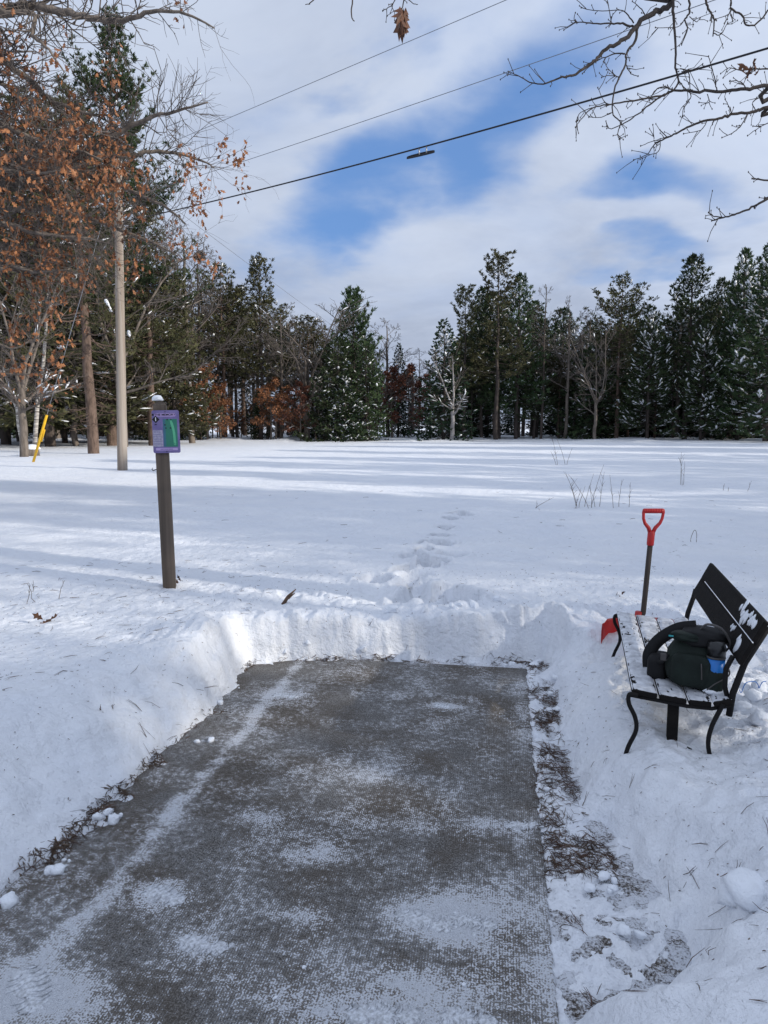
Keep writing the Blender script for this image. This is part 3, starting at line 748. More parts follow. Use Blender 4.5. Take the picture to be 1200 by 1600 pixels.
# the blade: a wide scoop, concave towards the camera, its edge down in the snow
nu, nv = 22, 16; uu, vv = np.meshgrid(np.linspace(-1, 1, nu), np.linspace(0, 1, nv)); hw_ = .26
bl_h = .30; top = b0 - BZ * 0
fr = frame_mat(V3(1, 0, 0), V3(0.02, .12, 1))
def blade(off):
    x_ = uu * hw_ * (1 - .10 * (1 - vv) ** 2 * 0 - .06 * vv); z_ = -vv * bl_h + .012 * (1 - uu ** 2) + .05
    y_ = -.085 * np.abs(uu) ** 4 + .05 * (1 - (1 - 2 * vv) ** 2) + off + .006 * np.cos(uu * 9)
    z_ = np.where(np.abs(uu) > .9, z_ - .018, z_)
    return np.stack([x_, y_, z_], -1).reshape(-1, 3) @ fr.T
ii = np.arange(nu * nv).reshape(nv, nu); q_ = np.stack([ii[:-1, :-1], ii[1:, :-1], ii[1:, 1:], ii[:-1, 1:]], -1).reshape(-1, 4)
e = np.concatenate([ii[0], ii[1:, -1], ii[-1, ::-1][1:], ii[::-1, 0][1:-1]]); N0 = nu * nv
rim = np.stack([e, np.roll(e, -1), np.roll(e, -1) + N0, e + N0], -1)
mb = MB(); mb.add(np.concatenate([blade(0), blade(.006)]), np.concatenate([q_, q_[:, ::-1] + N0, rim])); mb.build('blade', M_RED, shv)
mb = MB()
mb.tube([V3(0, -.0, .10), V3(0, .012, .0), V3(0, .04, -.12)], [.022, .026, .010], 10); mb.build('socket', M_RED, shv)

# ================================================================== POLE, WIRES
PB = G(191, 735, FIELD); PB = V3(PB[0], PB[1], hz(PB[0], PB[1]))
pt = A(184, 244, PB[1]) - PB
up_ = empty('utility_pole', tuple(PB), 'tall pale bare wooden utility pole standing in the snow behind the sign post', 'utility pole')
K_ = 14; pp = [V3(pt[0] * k / K_ * 1.0, 0, -.3 + (pt[2] + .3) * k / K_) for k in range(K_ + 1)]
MB().tube(pp, np.linspace(.145, .105, K_ + 1), 16).build('pole_shaft', M_WOODPOLE, up_)
for z_ in (pt[2] - 1.95, pt[2] - 1.3, pt[2] - .3):
    MB().tube([V3(pt[0] * z_ / pt[2] - .02, -.2, z_), V3(pt[0] * z_ / pt[2] + .02, .2, z_)], .018, 6).build('bolt', M_STEEL, up_)
    MB().lathe([(0, -.06), (.05, -.05), (.035, 0), (.05, .05), (0, .06)], V3(pt[0] * z_ / pt[2] + .15, 0, z_), 10).build('insulator', M_STEEL, up_)
farp = G(645, 678, FIELD); fpt = A(645, 592, 80.0)
fp = empty('utility_pole', (fpt[0], 80.0, hz(fpt[0], 80)), 'thin dark utility pole far off in the gap of the forest', 'utility pole')
MB().tube([V3(0, 0, -.3), V3(0, 0, fpt[2])], [.17, .13], 8).build('pole_shaft', M_DBARK, fp)
Pxy = PB[:2] + V3(pt[0], 0, 0)[:2]; wd = V3(13.0, -10.8, 0)
def on_wire(px, py, oy=0.0):
    r = ray(px, py); nrm = np.cross(wd, BZ); q0 = V3(Pxy[0], Pxy[1] + oy, 0); t = ((q0 - V3(0, 0, CAM_Z)) @ nrm) / (r @ nrm)
    return V3(0, 0, CAM_Z) + r * t
def wire(name, pix, rad, mat, label, cat, oy=0.0, off=.15):
    P = [on_wire(a, b, oy) for a, b in pix]; u = np.array([(p[:2] - Pxy) @ wd[:2] / (wd[:2] @ wd[:2]) for p in P]); z = np.array([p[2] for p in P])
    co = np.polyfit(u, z, 2); co[0] = max(co[0], .05)
    ts = np.linspace(0, 2.9, 60); pts = np.array([[Pxy[0] + wd[0] * t, Pxy[1] + oy + wd[1] * t, np.polyval(co, t)] for t in ts])
    o = MB().tube(pts - pts[0], rad, 6).build(name, mat); o.location = tuple(pts[0]); tag(o, label, cat)
    return pts
w1 = wire('power_line', [(290, 325), (400, 297), (640, 236), (900, 163), (1200, 75)], .015, M_CABLE, 'thickest black overhead cable, lowest of the three crossing the sky', 'cable')
wire('power_line', [(290, 213), (400, 167), (600, 82), (795, 0)], .006, M_WIRE, 'thin grey overhead wire, highest of the three crossing the sky', 'cable', .1)
wire('power_line', [(340, 265), (400, 246), (600, 178), (820, 104), (1116, 0)], .006, M_WIRE, 'thin grey overhead wire, middle one of the three crossing the sky', 'cable', .05)
top_ = PB + V3(pt[0], .0, pt[2] - .25); ee = V3(fpt[0], 80, fpt[2])
pts = np.array([top_ + (ee - top_) * t - BZ * (1.2 * t * (1 - t)) for t in np.linspace(0, 1, 30)])
o = MB().tube(pts - pts[0], .008, 5).build('power_line', M_WIRE); o.location = tuple(pts[0]); tag(o, 'thin wire running from the pale pole away to the far pole in the gap', 'cable')
# the splice loop hung under the cable
sp0 = on_wire(657, 235); sd = on_wire(677, 230) - on_wire(635, 240); L_ = np.linalg.norm(sd); sdn = sd / L_; nrm = np.cross(sdn, BZ); nrm /= np.linalg.norm(nrm); dn_ = -BZ
spl_ = empty('splice_loop', tuple(sp0), 'slim dark cable storage loop hanging from the thick black cable', 'cable loop')
ang = np.linspace(0, 2 * math.pi, 25)
for k in range(3):
    MB().tube([sdn * (L_ / 2 * math.cos(a)) + dn_ * (.07 + .03 * math.sin(a)) + nrm * ((.035 + .012 * k) * math.sin(a)) + dn_ * .010 * k for a in ang], .013, 6, cap=False).build('cable_coil', M_CABLE, spl_)
for s in (-.05, .22):
    MB().tube([sdn * (L_ * s + 0) + BZ * .05, sdn * (L_ * s) + dn_ * .09], .014, 6).build('hanger', M_STEEL, spl_)
# guy wire with its yellow guard
gb_ = G(52, 722, FIELD)
guy = empty('guy_wire', tuple(gb_), 'guy wire with a leaning yellow plastic guard at the left edge of the snow field', 'guy wire')
gdir = (PB + V3(pt[0], 0, pt[2] - .3)) - gb_; gl = gdir / np.linalg.norm(gdir) * 2.1
MB().tube([gl * .98, gdir], .010, 5).build('steel_wire', M_STEEL, guy)
MB().tube([gl * -.05, gl * .5, gl], [.045, .048, .042], 8).build('yellow_guard', M_YEL, guy)
MB().tube([gl * .70 + V3(.07, 0, 0), gl * .45 + V3(.08, 0, 0)], [.03, .03], 6).build('guard_clip', M_YEL, guy)

# ================================================================== TREES
def unit(v): return v / (np.linalg.norm(v, axis=-1, keepdims=True) + 1e-12)


class Wood:
    """collects limbs, grouped by number of points, and turns them into tapered tubes"""
    def __init__(s): s.g = {}; s.tips = []
    def limb(s, pts, rad, sides=3): s.g.setdefault((len(pts), sides), []).append((np.asarray(pts), np.asarray(rad)))
    def into(s, mb):
        for (k, sd), L in s.g.items(): mb.tubes(np.array([a for a, _ in L]), np.array([b for _, b in L]), sd)
        return mb


def tufts(mb, C, D, ln, n, wid, spread, rs):
    """radiating blades: the needle bundles of a conifer"""
    C = np.repeat(C, n, 0); D = np.repeat(D, n, 0); N = len(C); ln = np.repeat(np.broadcast_to(ln, (N // n,)), n) * rs.uniform(.6, 1.15, N)
    d = unit(D + rs.normal(0, spread, (N, 3))); w = unit(np.cross(d, rs.normal(0, 1, (N, 3)))) * (wid * rs.uniform(.6, 1.3, N))[:, None]
    C = C + rs.normal(0, 1, (N, 3)) * (ln * .15)[:, None]
    tip = C + d * ln[:, None]; mid = C + d * (ln * .45)[:, None]
    v = np.stack([C, mid + w, tip, mid - w], 1).reshape(-1, 3)
    k = np.arange(N)[:, None] * 4
    return mb.add(v, k + np.array([[0, 1, 2, 3]]))


OCT_V = np.array([[1, 0, 0], [0, 1, 0], [-1, 0, 0], [0, -1, 0], [0, 0, 1], [0, 0, -.6], [.7, .7, .3], [-.7, .7, .3], [-.7, -.7, .3], [.7, -.7, .3]], float)
OCT_T = np.array([[0, 6, 4], [6, 1, 4], [1, 7, 4], [7, 2, 4], [2, 8, 4], [8, 3, 4], [3, 9, 4], [9, 0, 4], [0, 5, 6], [6, 5, 1], [1, 5, 7], [7, 5, 2], [2, 5, 8], [8, 5, 3], [3, 5, 9], [9, 5, 0]])
def snowlumps(mb, C, D, L, W, H, rs):
    N = len(C)
    if N == 0: return mb
    d = D.copy(); d = unit(d); s = unit(np.cross(np.array([0, 0, 1.0]), d)); u = np.cross(d, s)
    o = OCT_V[None] * (1 + rs.uniform(-.25, .25, (N, 10, 1)))
    v = C[:, None, :] + d[:, None, :] * (o[..., 0:1] * L[:, None, None]) + s[:, None, :] * (o[..., 1:2] * W[:, None, None]) + u[:, None, :] * (o[..., 2:3] * H[:, None, None])
    t = (OCT_T[None] + (np.arange(N) * 10)[:, None, None]).reshape(-1, 3)
    return mb.add(v.reshape(-1, 3), t=t)


def conifer(H, zb, shape, nb, seed, e_low, e_top, tuft=(.28, 5, .028, .5), side=5, snow=.3, droop=.25, rag=.3, trunk_r=.2, dead=0, step=.22, mat=None, bark=None, lean=0.0, plume=False, snowsize=1.0, label=None, cat='pine tree', name='pine_tree', gap=0.0):
    rs = np.random.RandomState(seed); wood = Wood(); C = []; D = []; SCn = []; SD = []
    tw = np.cumsum(rs.normal(0, .035, (12, 2)), 0) * H / 14
    tuft = (tuft[0], int(tuft[1] * 1.6), tuft[2] * 1.45, tuft[3])
    tz = np.linspace(-.4, H, 12); tp = np.c_[tw[:, 0] + lean * (tz / H) * H, tw[:, 1], tz]
    trad = trunk_r * np.clip(1.0 - tz / H, .04, 1) ** .8
    def axis_at(z): return V3(np.interp(z, tz, tp[:, 0]), np.interp(z, tz, tp[:, 1]), z)
    for i in range(nb):
        f = (i + rs.rand()) / nb; f = f ** .9; z = zb + (H - zb) * f * .985
        if gap and math.sin(z * 2.3 + seed) > 1 - gap and f < .85: continue
        az = i * 2.4 + rs.normal(0, .5); L = shape(f) * (1 + rs.uniform(-rag, rag * .6)); 
        if L < .12: L = .12
        el = e_low + (e_top - e_low) * f ** 1.3 + rs.normal(0, .08)
        h = V3(math.cos(az), math.sin(az), 0); p0 = axis_at(z); K = 5
        pts = []
        for k in range(K):
            t = k / (K - 1); bend = -droop * L * math.sin(math.pi * min(t * .9, 1)) * .5 + (.28 if plume else .10) * L * t ** 3
            pts.append(p0 + h * L * t * math.cos(el) + V3(0, 0, L * t * math.sin(el) + bend) + rs.normal(0, .02 * L, 3) * t)
        pts = np.array(pts); r0 = max(.012, L * .014)
        wood.limb(pts, np.linspace(r0, .006, K))
        sarr = np.arange(.22 if not plume else .35, 1.0, max(.06, .30 / max(L, .3) * .8))
        for j, sv in enumerate(sarr):
            q = pts[min(int(sv * (K - 1)), K - 2)]; q2 = pts[min(int(sv * (K - 1)), K - 2) + 1]; c = q + (q2 - q) * (sv * (K - 1) - int(sv * (K - 1)))
            bd = unit(q2 - q); sd = np.cross(bd, V3(0, 0, 1)) * (1 if j % 2 else -1)
            sl_ = (1.02 - sv) * L * .42 + .18; d2 = unit(bd * .75 + sd * .9 + V3(0, 0, (.22 if plume else -.05) + rs.normal(0, .12)))
            e = c + d2 * sl_
            if sl_ > .4: wood.limb(np.array([c, (c + e) / 2, e]), np.array([.012, .009, .005]))
            m = max(1, int(sl_ / step))
            for k in range(m):
                cc_ = c + d2 * sl_ * (k + 1) / m; C.append(cc_); D.append(d2 * .7 + V3(0, 0, .35 if plume else .1))
                if rs.rand() < snow * .2 and f < .93: SCn.append(cc_ + V3(0, 0, .04)); SD.append(d2)
        C.append(pts[-1]); D.append(unit(pts[-1] - pts[-2]) + V3(0, 0, .3 if plume else 0))
        if rs.rand() < snow and f < .93:
            k = rs.randint(2, K); SCn.append(pts[k] + V3(0, 0, .06)); SD.append(unit(pts[k] - pts[k - 1]))
    for i in range(dead):
        z = zb * rs.uniform(.25, 1.0); az = rs.rand() * 6.28; L = rs.uniform(.5, 1.6); p0 = axis_at(z); h = V3(math.cos(az), math.sin(az), -.15)
        wood.limb(np.array([p0, p0 + h * L * .5 + V3(0, 0, -.05), p0 + h * L + V3(0, 0, rs.uniform(-.2, .15))]), np.array([.02, .014, .006]))
        c0 = p0 + h * L * .6
        for k in range(2): wood.limb(np.array([c0, c0 + rs.normal(0, .2, 3), c0 + rs.normal(0, .35, 3)]), np.array([.01, .007, .004]))
    C = np.array(C); D = np.array(D)
    mbt = MB(); mbt.tube(tp, trad, 9, cap=False); wood.into(mbt)
    mbc = MB(); tufts(mbc, C, unit(D), tuft[0], tuft[1], tuft[2], tuft[3], rs)
    mt = mbt.mesh('trunk', bark or M_DBARK); mcr = mbc.mesh('crown', mat or M_PINE, smooth=False)
    ms = None
    if len(SCn):
        SCn = np.array(SCn); SD = np.array(SD); n = len(SCn); k = snowsize * rs.uniform(.5, 1.35, n)
        ms = snowlumps(MB(), SCn, SD, .20 * k, .075 * k, .038 * k, rs).mesh('branch_snow', M_TSNOW)
    return dict(H=H, parts=[('trunk', mt), ('crown', mcr)] + ([('branch_snow', ms)] if ms else []), name=name, cat=cat)


def bare(H, zb, seed, spread=.5, levels=4, n1=12, trunk_r=.15, r_min=.006, mat=None, twig=None, leaf=0, leafmat=None, up=.5, snow=0.0, wig=.12, name='bare_tree', cat='bare tree', leafsize=.12, fork=0, lean=0.0, leafz=1.0, kids=(6, 6, 4)):
    rs = np.random.RandomState(seed); wood = Wood(); thick = Wood(); tips = []; SCn = []; SD = []
    tz = np.linspace(-.3, H * (.9 if not fork else .35), 10); tw = np.cumsum(rs.normal(0, wig * .3, (10, 2)), 0) * H / 14; tp = np.c_[tw[:, 0] + lean * tz, tw[:, 1], tz]
    tr = trunk_r * (1 - np.clip(tz, 0, H) / H) ** .75 + .01
    thick.limb(tp, tr, 9)
    def grow(p0, d, L, r, lev):
        K = 5 if lev < 2 else 4
        pts = [p0]; dd = d.copy()
        for k in range(K - 1):
            dd = unit(dd + rs.normal(0, wig, 3) + V3(0, 0, up * .10)); pts.append(pts[-1] + dd * L / (K - 1))
        pts = np.array(pts); (thick if lev == 1 else wood).limb(pts, np.linspace(r, max(r * .35, r_min * .6), K), 5 if lev == 1 else 3)
        if snow and lev <= 2 and rs.rand() < snow and d[2] < .8: k = rs.randint(1, K); SCn.append(pts[k] + V3(0, 0, r + .02)); SD.append(unit(pts[k] - pts[k - 1]))
        if lev >= levels: tips.append((pts[-1], dd)); tips.append((pts[-2], dd)); return
        n = kids[min(lev - 1, len(kids) - 1)]
        for j in range(n):
            t = .25 + .75 * (j + rs.rand() * .8) / n; t = min(t, .98); i = min(int(t * (K - 1)), K - 2); c = pts[i] + (pts[i + 1] - pts[i]) * (t * (K - 1) - i)
            ax_ = unit(pts[i + 1] - pts[i]); s_ = unit(np.cross(ax_, rs.normal(0, 1, 3))); a = rs.uniform(.45, .95)
            grow(c, unit(ax_ * math.cos(a) + s_ * math.sin(a)), L * (1.05 - .5 * t) * rs.uniform(.38, .62), max(r * .5, r_min), lev + 1)
    if fork:
        for i in range(fork):
            az = i * 6.28 / fork + rs.rand(); a = rs.uniform(.25, .55) * spread * 2
            grow(tp[-1] - V3(0, 0, rs.uniform(0, H * .08)), unit(V3(math.cos(az) * math.sin(a), math.sin(az) * math.sin(a), math.cos(a))), H * .62 * rs.uniform(.8, 1.05), tr[-1] * .6, 1)
    for i in range(n1):
        f = (i + rs.rand()) / n1; z = zb + (H * (.88 if not fork else .3) - zb) * f if not fork else H * rs.uniform(.2, .34)
        az = i * 2.4 + rs.normal(0, .4); el = .35 + up * f + rs.normal(0, .12); L = H * spread * (.95 - .6 * f) * rs.uniform(.65, 1.05)
        c = V3(np.interp(z, tz, tp[:, 0]), np.interp(z, tz, tp[:, 1]), z)
        grow(c, unit(V3(math.cos(az) * math.cos(el), math.sin(az) * math.cos(el), math.sin(el))), L, np.interp(z, tz, tr) * .45, 1)
    parts = []
    mbt = thick.into(MB()); parts.append(('trunk', mbt.mesh('trunk', mat or M_BARK)))
    parts.append(('crown', wood.into(MB()).mesh('crown', twig or M_GTWIG)))
    if leaf:
        P = np.array([a for a, _ in tips]); ok = P[:, 2] < leafz * H; P = P[ok]
        sel = rs.rand(len(P)) < leaf; P = P[sel]
        parts.append(('leaves', leaves(MB(), np.repeat(P, 2, 0) + rs.normal(0, .05, (2 * len(P), 3)), leafsize, rs, simple=True).mesh('leaves', leafmat or M_OLEAF, smooth=False)))
    if SCn:
        n = len(SCn); k = rs.uniform(.6, 1.5, n); parts.append(('branch_snow', snowlumps(MB(), np.array(SCn), np.array(SD), .22 * k, .035 * k, .025 * k, rs).mesh('branch_snow', M_TSNOW)))
    return dict(H=H, parts=parts, name=name, cat=cat)


LEAF_V = np.array([[0, 0, 0], [.5, 0, .05], [1, 0, -.04], [.22, .10, 0], [.36, .26, -.05], [.46, .12, 0], [.66, .32, -.07], [.74, .12, 0], [.22, -.10, 0], [.36, -.26, -.05], [.46, -.12, 0], [.66, -.32, -.07], [.74, -.12, 0]], float)
LEAF_T = np.array([[0, 3, 1], [3, 4, 5], [3, 5, 1], [1, 5, 7], [5, 6, 7], [1, 7, 2], [0, 1, 8], [8, 10, 9], [8, 1, 10], [1, 12, 10], [10, 12, 11], [1, 2, 12]])
SLEAF_V = np.array([[0, 0, 0], [.45, .26, -.06], [1, 0, 0], [.45, -.26, -.06]], float); SLEAF_T = np.array([[0, 1, 2], [0, 2, 3]])
def leaves(mb, C, size, rs, simple=False, hang=1.0):
    N = len(C); d = unit(rs.normal(0, .75, (N, 3)) + np.array([0, 0, -hang])); w = unit(np.cross(d, rs.normal(0, 1, (N, 3)))); u = np.cross(d, w)
    V_, T_ = (SLEAF_V, SLEAF_T) if simple else (LEAF_V, LEAF_T)
    s = size * rs.uniform(.65, 1.2, N); curl = rs.uniform(-1, 3, N)
    v = C[:, None] + s[:, None, None] * (V_[None, :, 0:1] * d[:, None] + V_[None, :, 1:2] * w[:, None] + V_[None, :, 2:3] * u[:, None] * curl[:, None, None])
    return mb.add(v.reshape(-1, 3), t=(T_[None] + (np.arange(N) * len(V_))[:, None, None]).reshape(-1, 3))


cone = lambda R, p=.8, top=.05: (lambda f: R * (1 - f) ** p + top)
oval = lambda R, lo=.5: (lambda f: R * (lo + (1 - lo) * math.sin(math.pi * min(f * 1.1 + .12, 1.0))) * (1.0 if f < .8 else (1 - f) * 4 + .2))
VAR = {}
VAR['pineA'] = conifer(15, 3.5, cone(3.1, .6), 150, 1, -.05, .95, (.30, 5, .030, .5), snow=.5, plume=True, rag=.45, gap=.10, trunk_r=.19)
VAR['pineB'] = conifer(16, 5, lambda f: 2.3 * (1 - f) ** .55 * (.55 + .45 * math.sin(f * 9)) + .5, 130, 2, .05, 1.0, (.30, 5, .030, .5), snow=.28, plume=True, rag=.5, gap=.15, trunk_r=.17, mat=M_OLIVE)
VAR['pineC'] = conifer(15, 1.2, cone(3.6, .7), 170, 3, -.12, .8, (.30, 5, .032, .5), snow=.85, plume=True, rag=.3, trunk_r=.2, snowsize=1.6)
VAR['pineD'] = conifer(14, 6, oval(2.6), 100, 4, .1, .9, (.28, 5, .028, .6), snow=.15, plume=True, rag=.5, gap=.12, mat=M_OLIVE, dead=26, trunk_r=.15, bark=M_PBARK)
VAR['whitepine'] = conifer(14.5, 3, lambda f: 3.0 * (1 - f) ** .5 * (.6 + .4 * abs(math.sin(f * 11))) + .45, 130, 5, .1, 1.0, (.38, 7, .03, .45), snow=.2, plume=True, rag=.25, gap=.1, trunk_r=.18)
VAR['spruceA'] = conifer(9, .3, cone(2.1, .85), 150, 6, -.30, .5, (.20, 4, .035, .5), snow=.5, droop=.5, rag=.25, step=.2, mat=M_SPRUCE, cat='spruce', name='spruce_tree', trunk_r=.12)
VAR['spruceB'] = conifer(6, .15, cone(1.9, .8), 120, 7, -.25, .5, (.20, 4, .035, .5), snow=.65, droop=.5, rag=.3, step=.2, mat=M_SPRUCE, cat='spruce', name='spruce_tree', trunk_r=.09, snowsize=1.25)
VAR['hemlock'] = conifer(8, .3, lambda f: 2.4 * (1 - f) ** .6 + .1, 130, 8, -.1, .6, (.24, 4, .034, .6), snow=.35, droop=.6, rag=.5, step=.22, mat=M_PINE, cat='hemlock', name='hemlock_tree', trunk_r=.1)
VAR['bareA'] = bare(12, 3.5, 11, .38, 4, 13, .14, .010, kids=(6, 5, 4))
VAR['bareB'] = bare(11, 3, 12, .45, 4, 4, .16, .010, fork=4, kids=(7, 5, 4), snow=.3)
VAR['bareC'] = bare(13, 5, 13, .22, 4, 18, .12, .009, up=.3, kids=(5, 4, 3), mat=M_DBARK)
VAR['rusty'] = bare(5, .6, 14, .45, 3, 14, .06, .008, leaf=.85, leafmat=M_RLEAF, kids=(8, 7), leafsize=.17, name='young_beech', cat='young tree', snow=.2)
VAR['rustyoak'] = bare(5.5, .8, 15, .42, 3, 14, .07, .008, leaf=.75, leafmat=M_OLEAF, kids=(8, 7), leafsize=.16, name='young_oak', cat='young tree')
VAR['brush'] = bare(4.2, .2, 16, .5, 3, 12, .035, .007, kids=(7, 6), name='bare_sapling', cat='sapling', fork=3, snow=.5)
VAR['snag'] = bare(9, 2, 17, .35, 3, 7, .17, .012, kids=(5, 4), fork=3, snow=.9, mat=simple_mat('silvery_dead_wood', (.30, .28, .27), .85, .3, 6), name='dead_tree', cat='dead tree')
TVW = set()


def plant(var, px, top, Y, label, group=None, rz=None, wide=1.0, H=None):
    v = VAR[var]; b = A(px, 688, Y); X = b[0]; g = hz(X, Y)
    if H is None:
        H = A(px, top, Y)[2] - g
    s = H / v['H']; rz = random.random() * 6.28 if rz is None else rz
    root = empty(v['name'], (X, Y, g), label, v['cat'], group, rz); root.scale = (s * wide, s * wide, s)
    for n, me in v['parts']:
        o = link(n, me, root)
        if n in ('leaves', 'branch_snow', 'crown'): o['kind'] = 'stuff'
    return root
def plant_at(var, X, Y, H, label, group=None, wide=1.0):
    v = VAR[var]; s = H / v['H']
    root = empty(v['name'], (X, Y, hz(X, Y)), label, v['cat'], group, random.random() * 6.28); root.scale = (s * wide, s * wide, s)
    for n, me in v['parts']:
        o = link(n, me, root)
        if n in ('leaves', 'branch_snow', 'crown'): o['kind'] = 'stuff'
    return root


# the trees that stand out along the forest edge, left to right
KEY = [
 ('pineD', 352, 418, 60, 'flat-topped olive pine just right of the tree that holds the leaf nest', 1.2),
 ('bareC', 313, 380, 59, 'tall thin bare tree holding a dark leaf nest near its top', 1.3),
 ('pineB', 408, 410, 60, 'olive pine with a pointed top left of the rounded bare crowns', 1.25),
 ('pineB', 372, 455, 62, 'shorter olive pine between the flat-topped and the pointed olive pines', 1.2),
 ('bareB', 478, 466, 58.5, 'wide bare tree with rounded crown left of the bushy white pine', 1.5),
 ('bareA', 440, 470, 59, 'bare tree with fine grey twigs right of the pointed olive pine', 1.2),
 ('whitepine', 553, 460, 60, 'bushy dark white pine with upswept plumes near the middle of the treeline', 1.05),
 ('bareA', 607, 490, 66, 'bare grey tree rising between the bushy white pine and the trail gap', 1.3),
 ('spruceA', 622, 536, 66, 'narrow dark spruce just left of the trail gap', .8),
 ('bareC', 655, 532, 88, 'faint far bare tree seen down the trail gap', 1.0),
 ('hemlock', 527, 530, 57, 'bright green bushy evergreen left below the white pine plumes', 1.15),
 ('hemlock', 574, 535, 57.5, 'dark evergreen with snow flecks right below the white pine plumes', 1.0),
 ('spruceA', 693, 498, 58, 'dense dark evergreen at the right side of the trail gap', 1.25),
 ('pineB', 727, 455, 60, 'pine with sparse ragged top between the trail gap and the tallest centre pine', 1.3),
 ('pineB', 775, 404, 59, 'tallest olive-green pine right of the trail gap', 1.35),
 ('pineA', 805, 432, 61, 'dark pine touching the right of the tallest centre pine', 1.0),
 ('pineA', 752, 452, 62, 'dark pine close behind the left of the tallest centre pine', 1.0),
 ('snag', 706, 530, 56.5, 'silvery forked dead tree with snow on its limbs beside the trail gap', 1.2),
 ('bareC', 845, 422, 60, 'tall bare larch-like tree with thin feathery top', .9),
 ('bareA', 882, 462, 61, 'bare tree with round twiggy top right of the feathery tree', 1.1),
 ('bareA', 915, 474, 63, 'bare twiggy tree left of the tufted pine', 1.1),
 ('pineD', 962, 434, 60, 'slender leaning pine with a tufted grey-green crown', 1.25),
 ('bareB', 930, 500, 57, 'dark crooked bare tree with a thick snowy fork in front of the tufted pine', 1.0),
 ('pineC', 1010, 478, 58, 'broad dark pine with sloping snowy boughs left of the pointed tall pine', 1.05),
 ('pineA', 1068, 404, 59, 'tall dark pine with pointed candle-like top', 1.2),
 ('pineA', 1110, 438, 63, 'thin dark pine between the candle-topped pine and the snowy pines', .8),
 ('pineC', 1152, 388, 57, 'tall dark snowy pine second from the right edge', .9),
 ('pineC', 1196, 372, 52.5, 'big dark pine with heavy snow on its boughs at the right edge', 1.15),
 ('pineC', 1095, 500, 56, 'lower dark pine with snowy boughs in front of the candle-topped pine', 1.0),
]
for i, (v, px, top, Y, lab, wd_) in enumerate(KEY): plant(v, px, top, Y, lab, wide=wd_)
# squirrel nest
np_ = A(311, 400, 59)
nest = MB(); rs = np.random.RandomState(5); leaves(nest, np_ + unit(rs.normal(0, 1, (260, 3))) * rs.uniform(.1, .45, (260, 1)) * V3(1.1, 1, .9), .28, rs, simple=True, hang=.2)
for v_ in nest.v: v_ -= np_
no = nest.build('leaf_nest', simple_mat('dark_nest', (.05, .035, .028), .9, .3, 3), smooth=False); no.location = tuple(np_)
tag(no, 'dark round leaf nest high in the thin bare tree', 'nest')

def zone(px):
    for lim, z in ((110, 'behind the white birches'), (222, 'behind the pale utility pole'), (300, 'behind the sign post'), (390, 'around the nest tree'), (520, 'left of the bushy white pine'),
                   (608, 'around the bushy white pine'), (690, 'in the trail gap'), (740, 'just right of the trail gap'), (830, 'around the tallest centre pine'), (935, 'left of the tufted pine'),
                   (1035, 'around the tufted pine'), (1130, 'around the candle-topped pine')):
        if px < lim: return z
    return 'by the right-edge snowy pines'
# forest fill: ranks of trees standing behind, up to the photographed skyline
SKY = np.array([(-150, 300), (0, 330), (100, 330), (200, 340), (300, 410), (350, 440), (410, 440), (440, 480), (500, 485), (553, 490), (600, 510), (625, 550), (650, 575), (668, 560), (700, 515), (735, 475), (775, 440), (820, 450), (850, 460), (900, 478), (965, 470), (1005, 490), (1060, 450), (1110, 455), (1155, 410), (1200, 400), (1400, 390)], float)
rs = np.random.RandomState(77)
FILL = [('pineA', 'dark pine in the ranks of the forest behind the field'), ('pineC', 'dark snowy pine in the ranks of the forest behind the field'), ('bareA', 'bare twiggy tree in the ranks of the forest behind the field'),
        ('spruceA', 'dark spruce in the ranks of the forest behind the field'), ('bareC', 'thin straight bare tree in the ranks of the forest behind the field'), ('hemlock', 'drooping dark evergreen in the ranks of the forest behind the field'),
        ('pineD', 'high-crowned olive pine in the ranks of the forest behind the field')]
FILLD = dict(FILL)
for r_, (Y, n, lo, hi) in enumerate(((62.5, 30, 25, 120), (66.5, 38, 6, 55), (71, 38, 2, 40), (77, 30, 5, 40), (84, 26, 2, 25))):
    for i in range(n):
        px = -120 + 1440 * (i + rs.rand() * .9) / n
        if 588 < px < 700 and Y < 78: 
            if px < 612 or px > 684: px += -22 if px < 650 else 22
            else: continue
        top = np.interp(px, SKY[:, 0], SKY[:, 1]) + rs.uniform(lo, hi)
        left = px < 620
        k = rs.choice(['pineA', 'bareA', 'bareC', 'spruceA', 'hemlock', 'pineD'], p=[.04, .50, .28, .03, .02, .13] if left else [.26, .16, .14, .2, .1, .14])
        if not left and k == 'pineA' and px > 990: k = 'pineC'
        if k in ('spruceA', 'hemlock'): top = max(top, 500)
        lb = FILLD[k].replace('in the ranks of the forest behind the field', ('in the front ranks ' if Y < 70 else 'deep in the forest ') + zone(px))
        plant(k, px, top, Y + rs.uniform(-1.5, 1.5), lb, group=lb + ' (several)', wide=rs.uniform(1.15, 1.7))
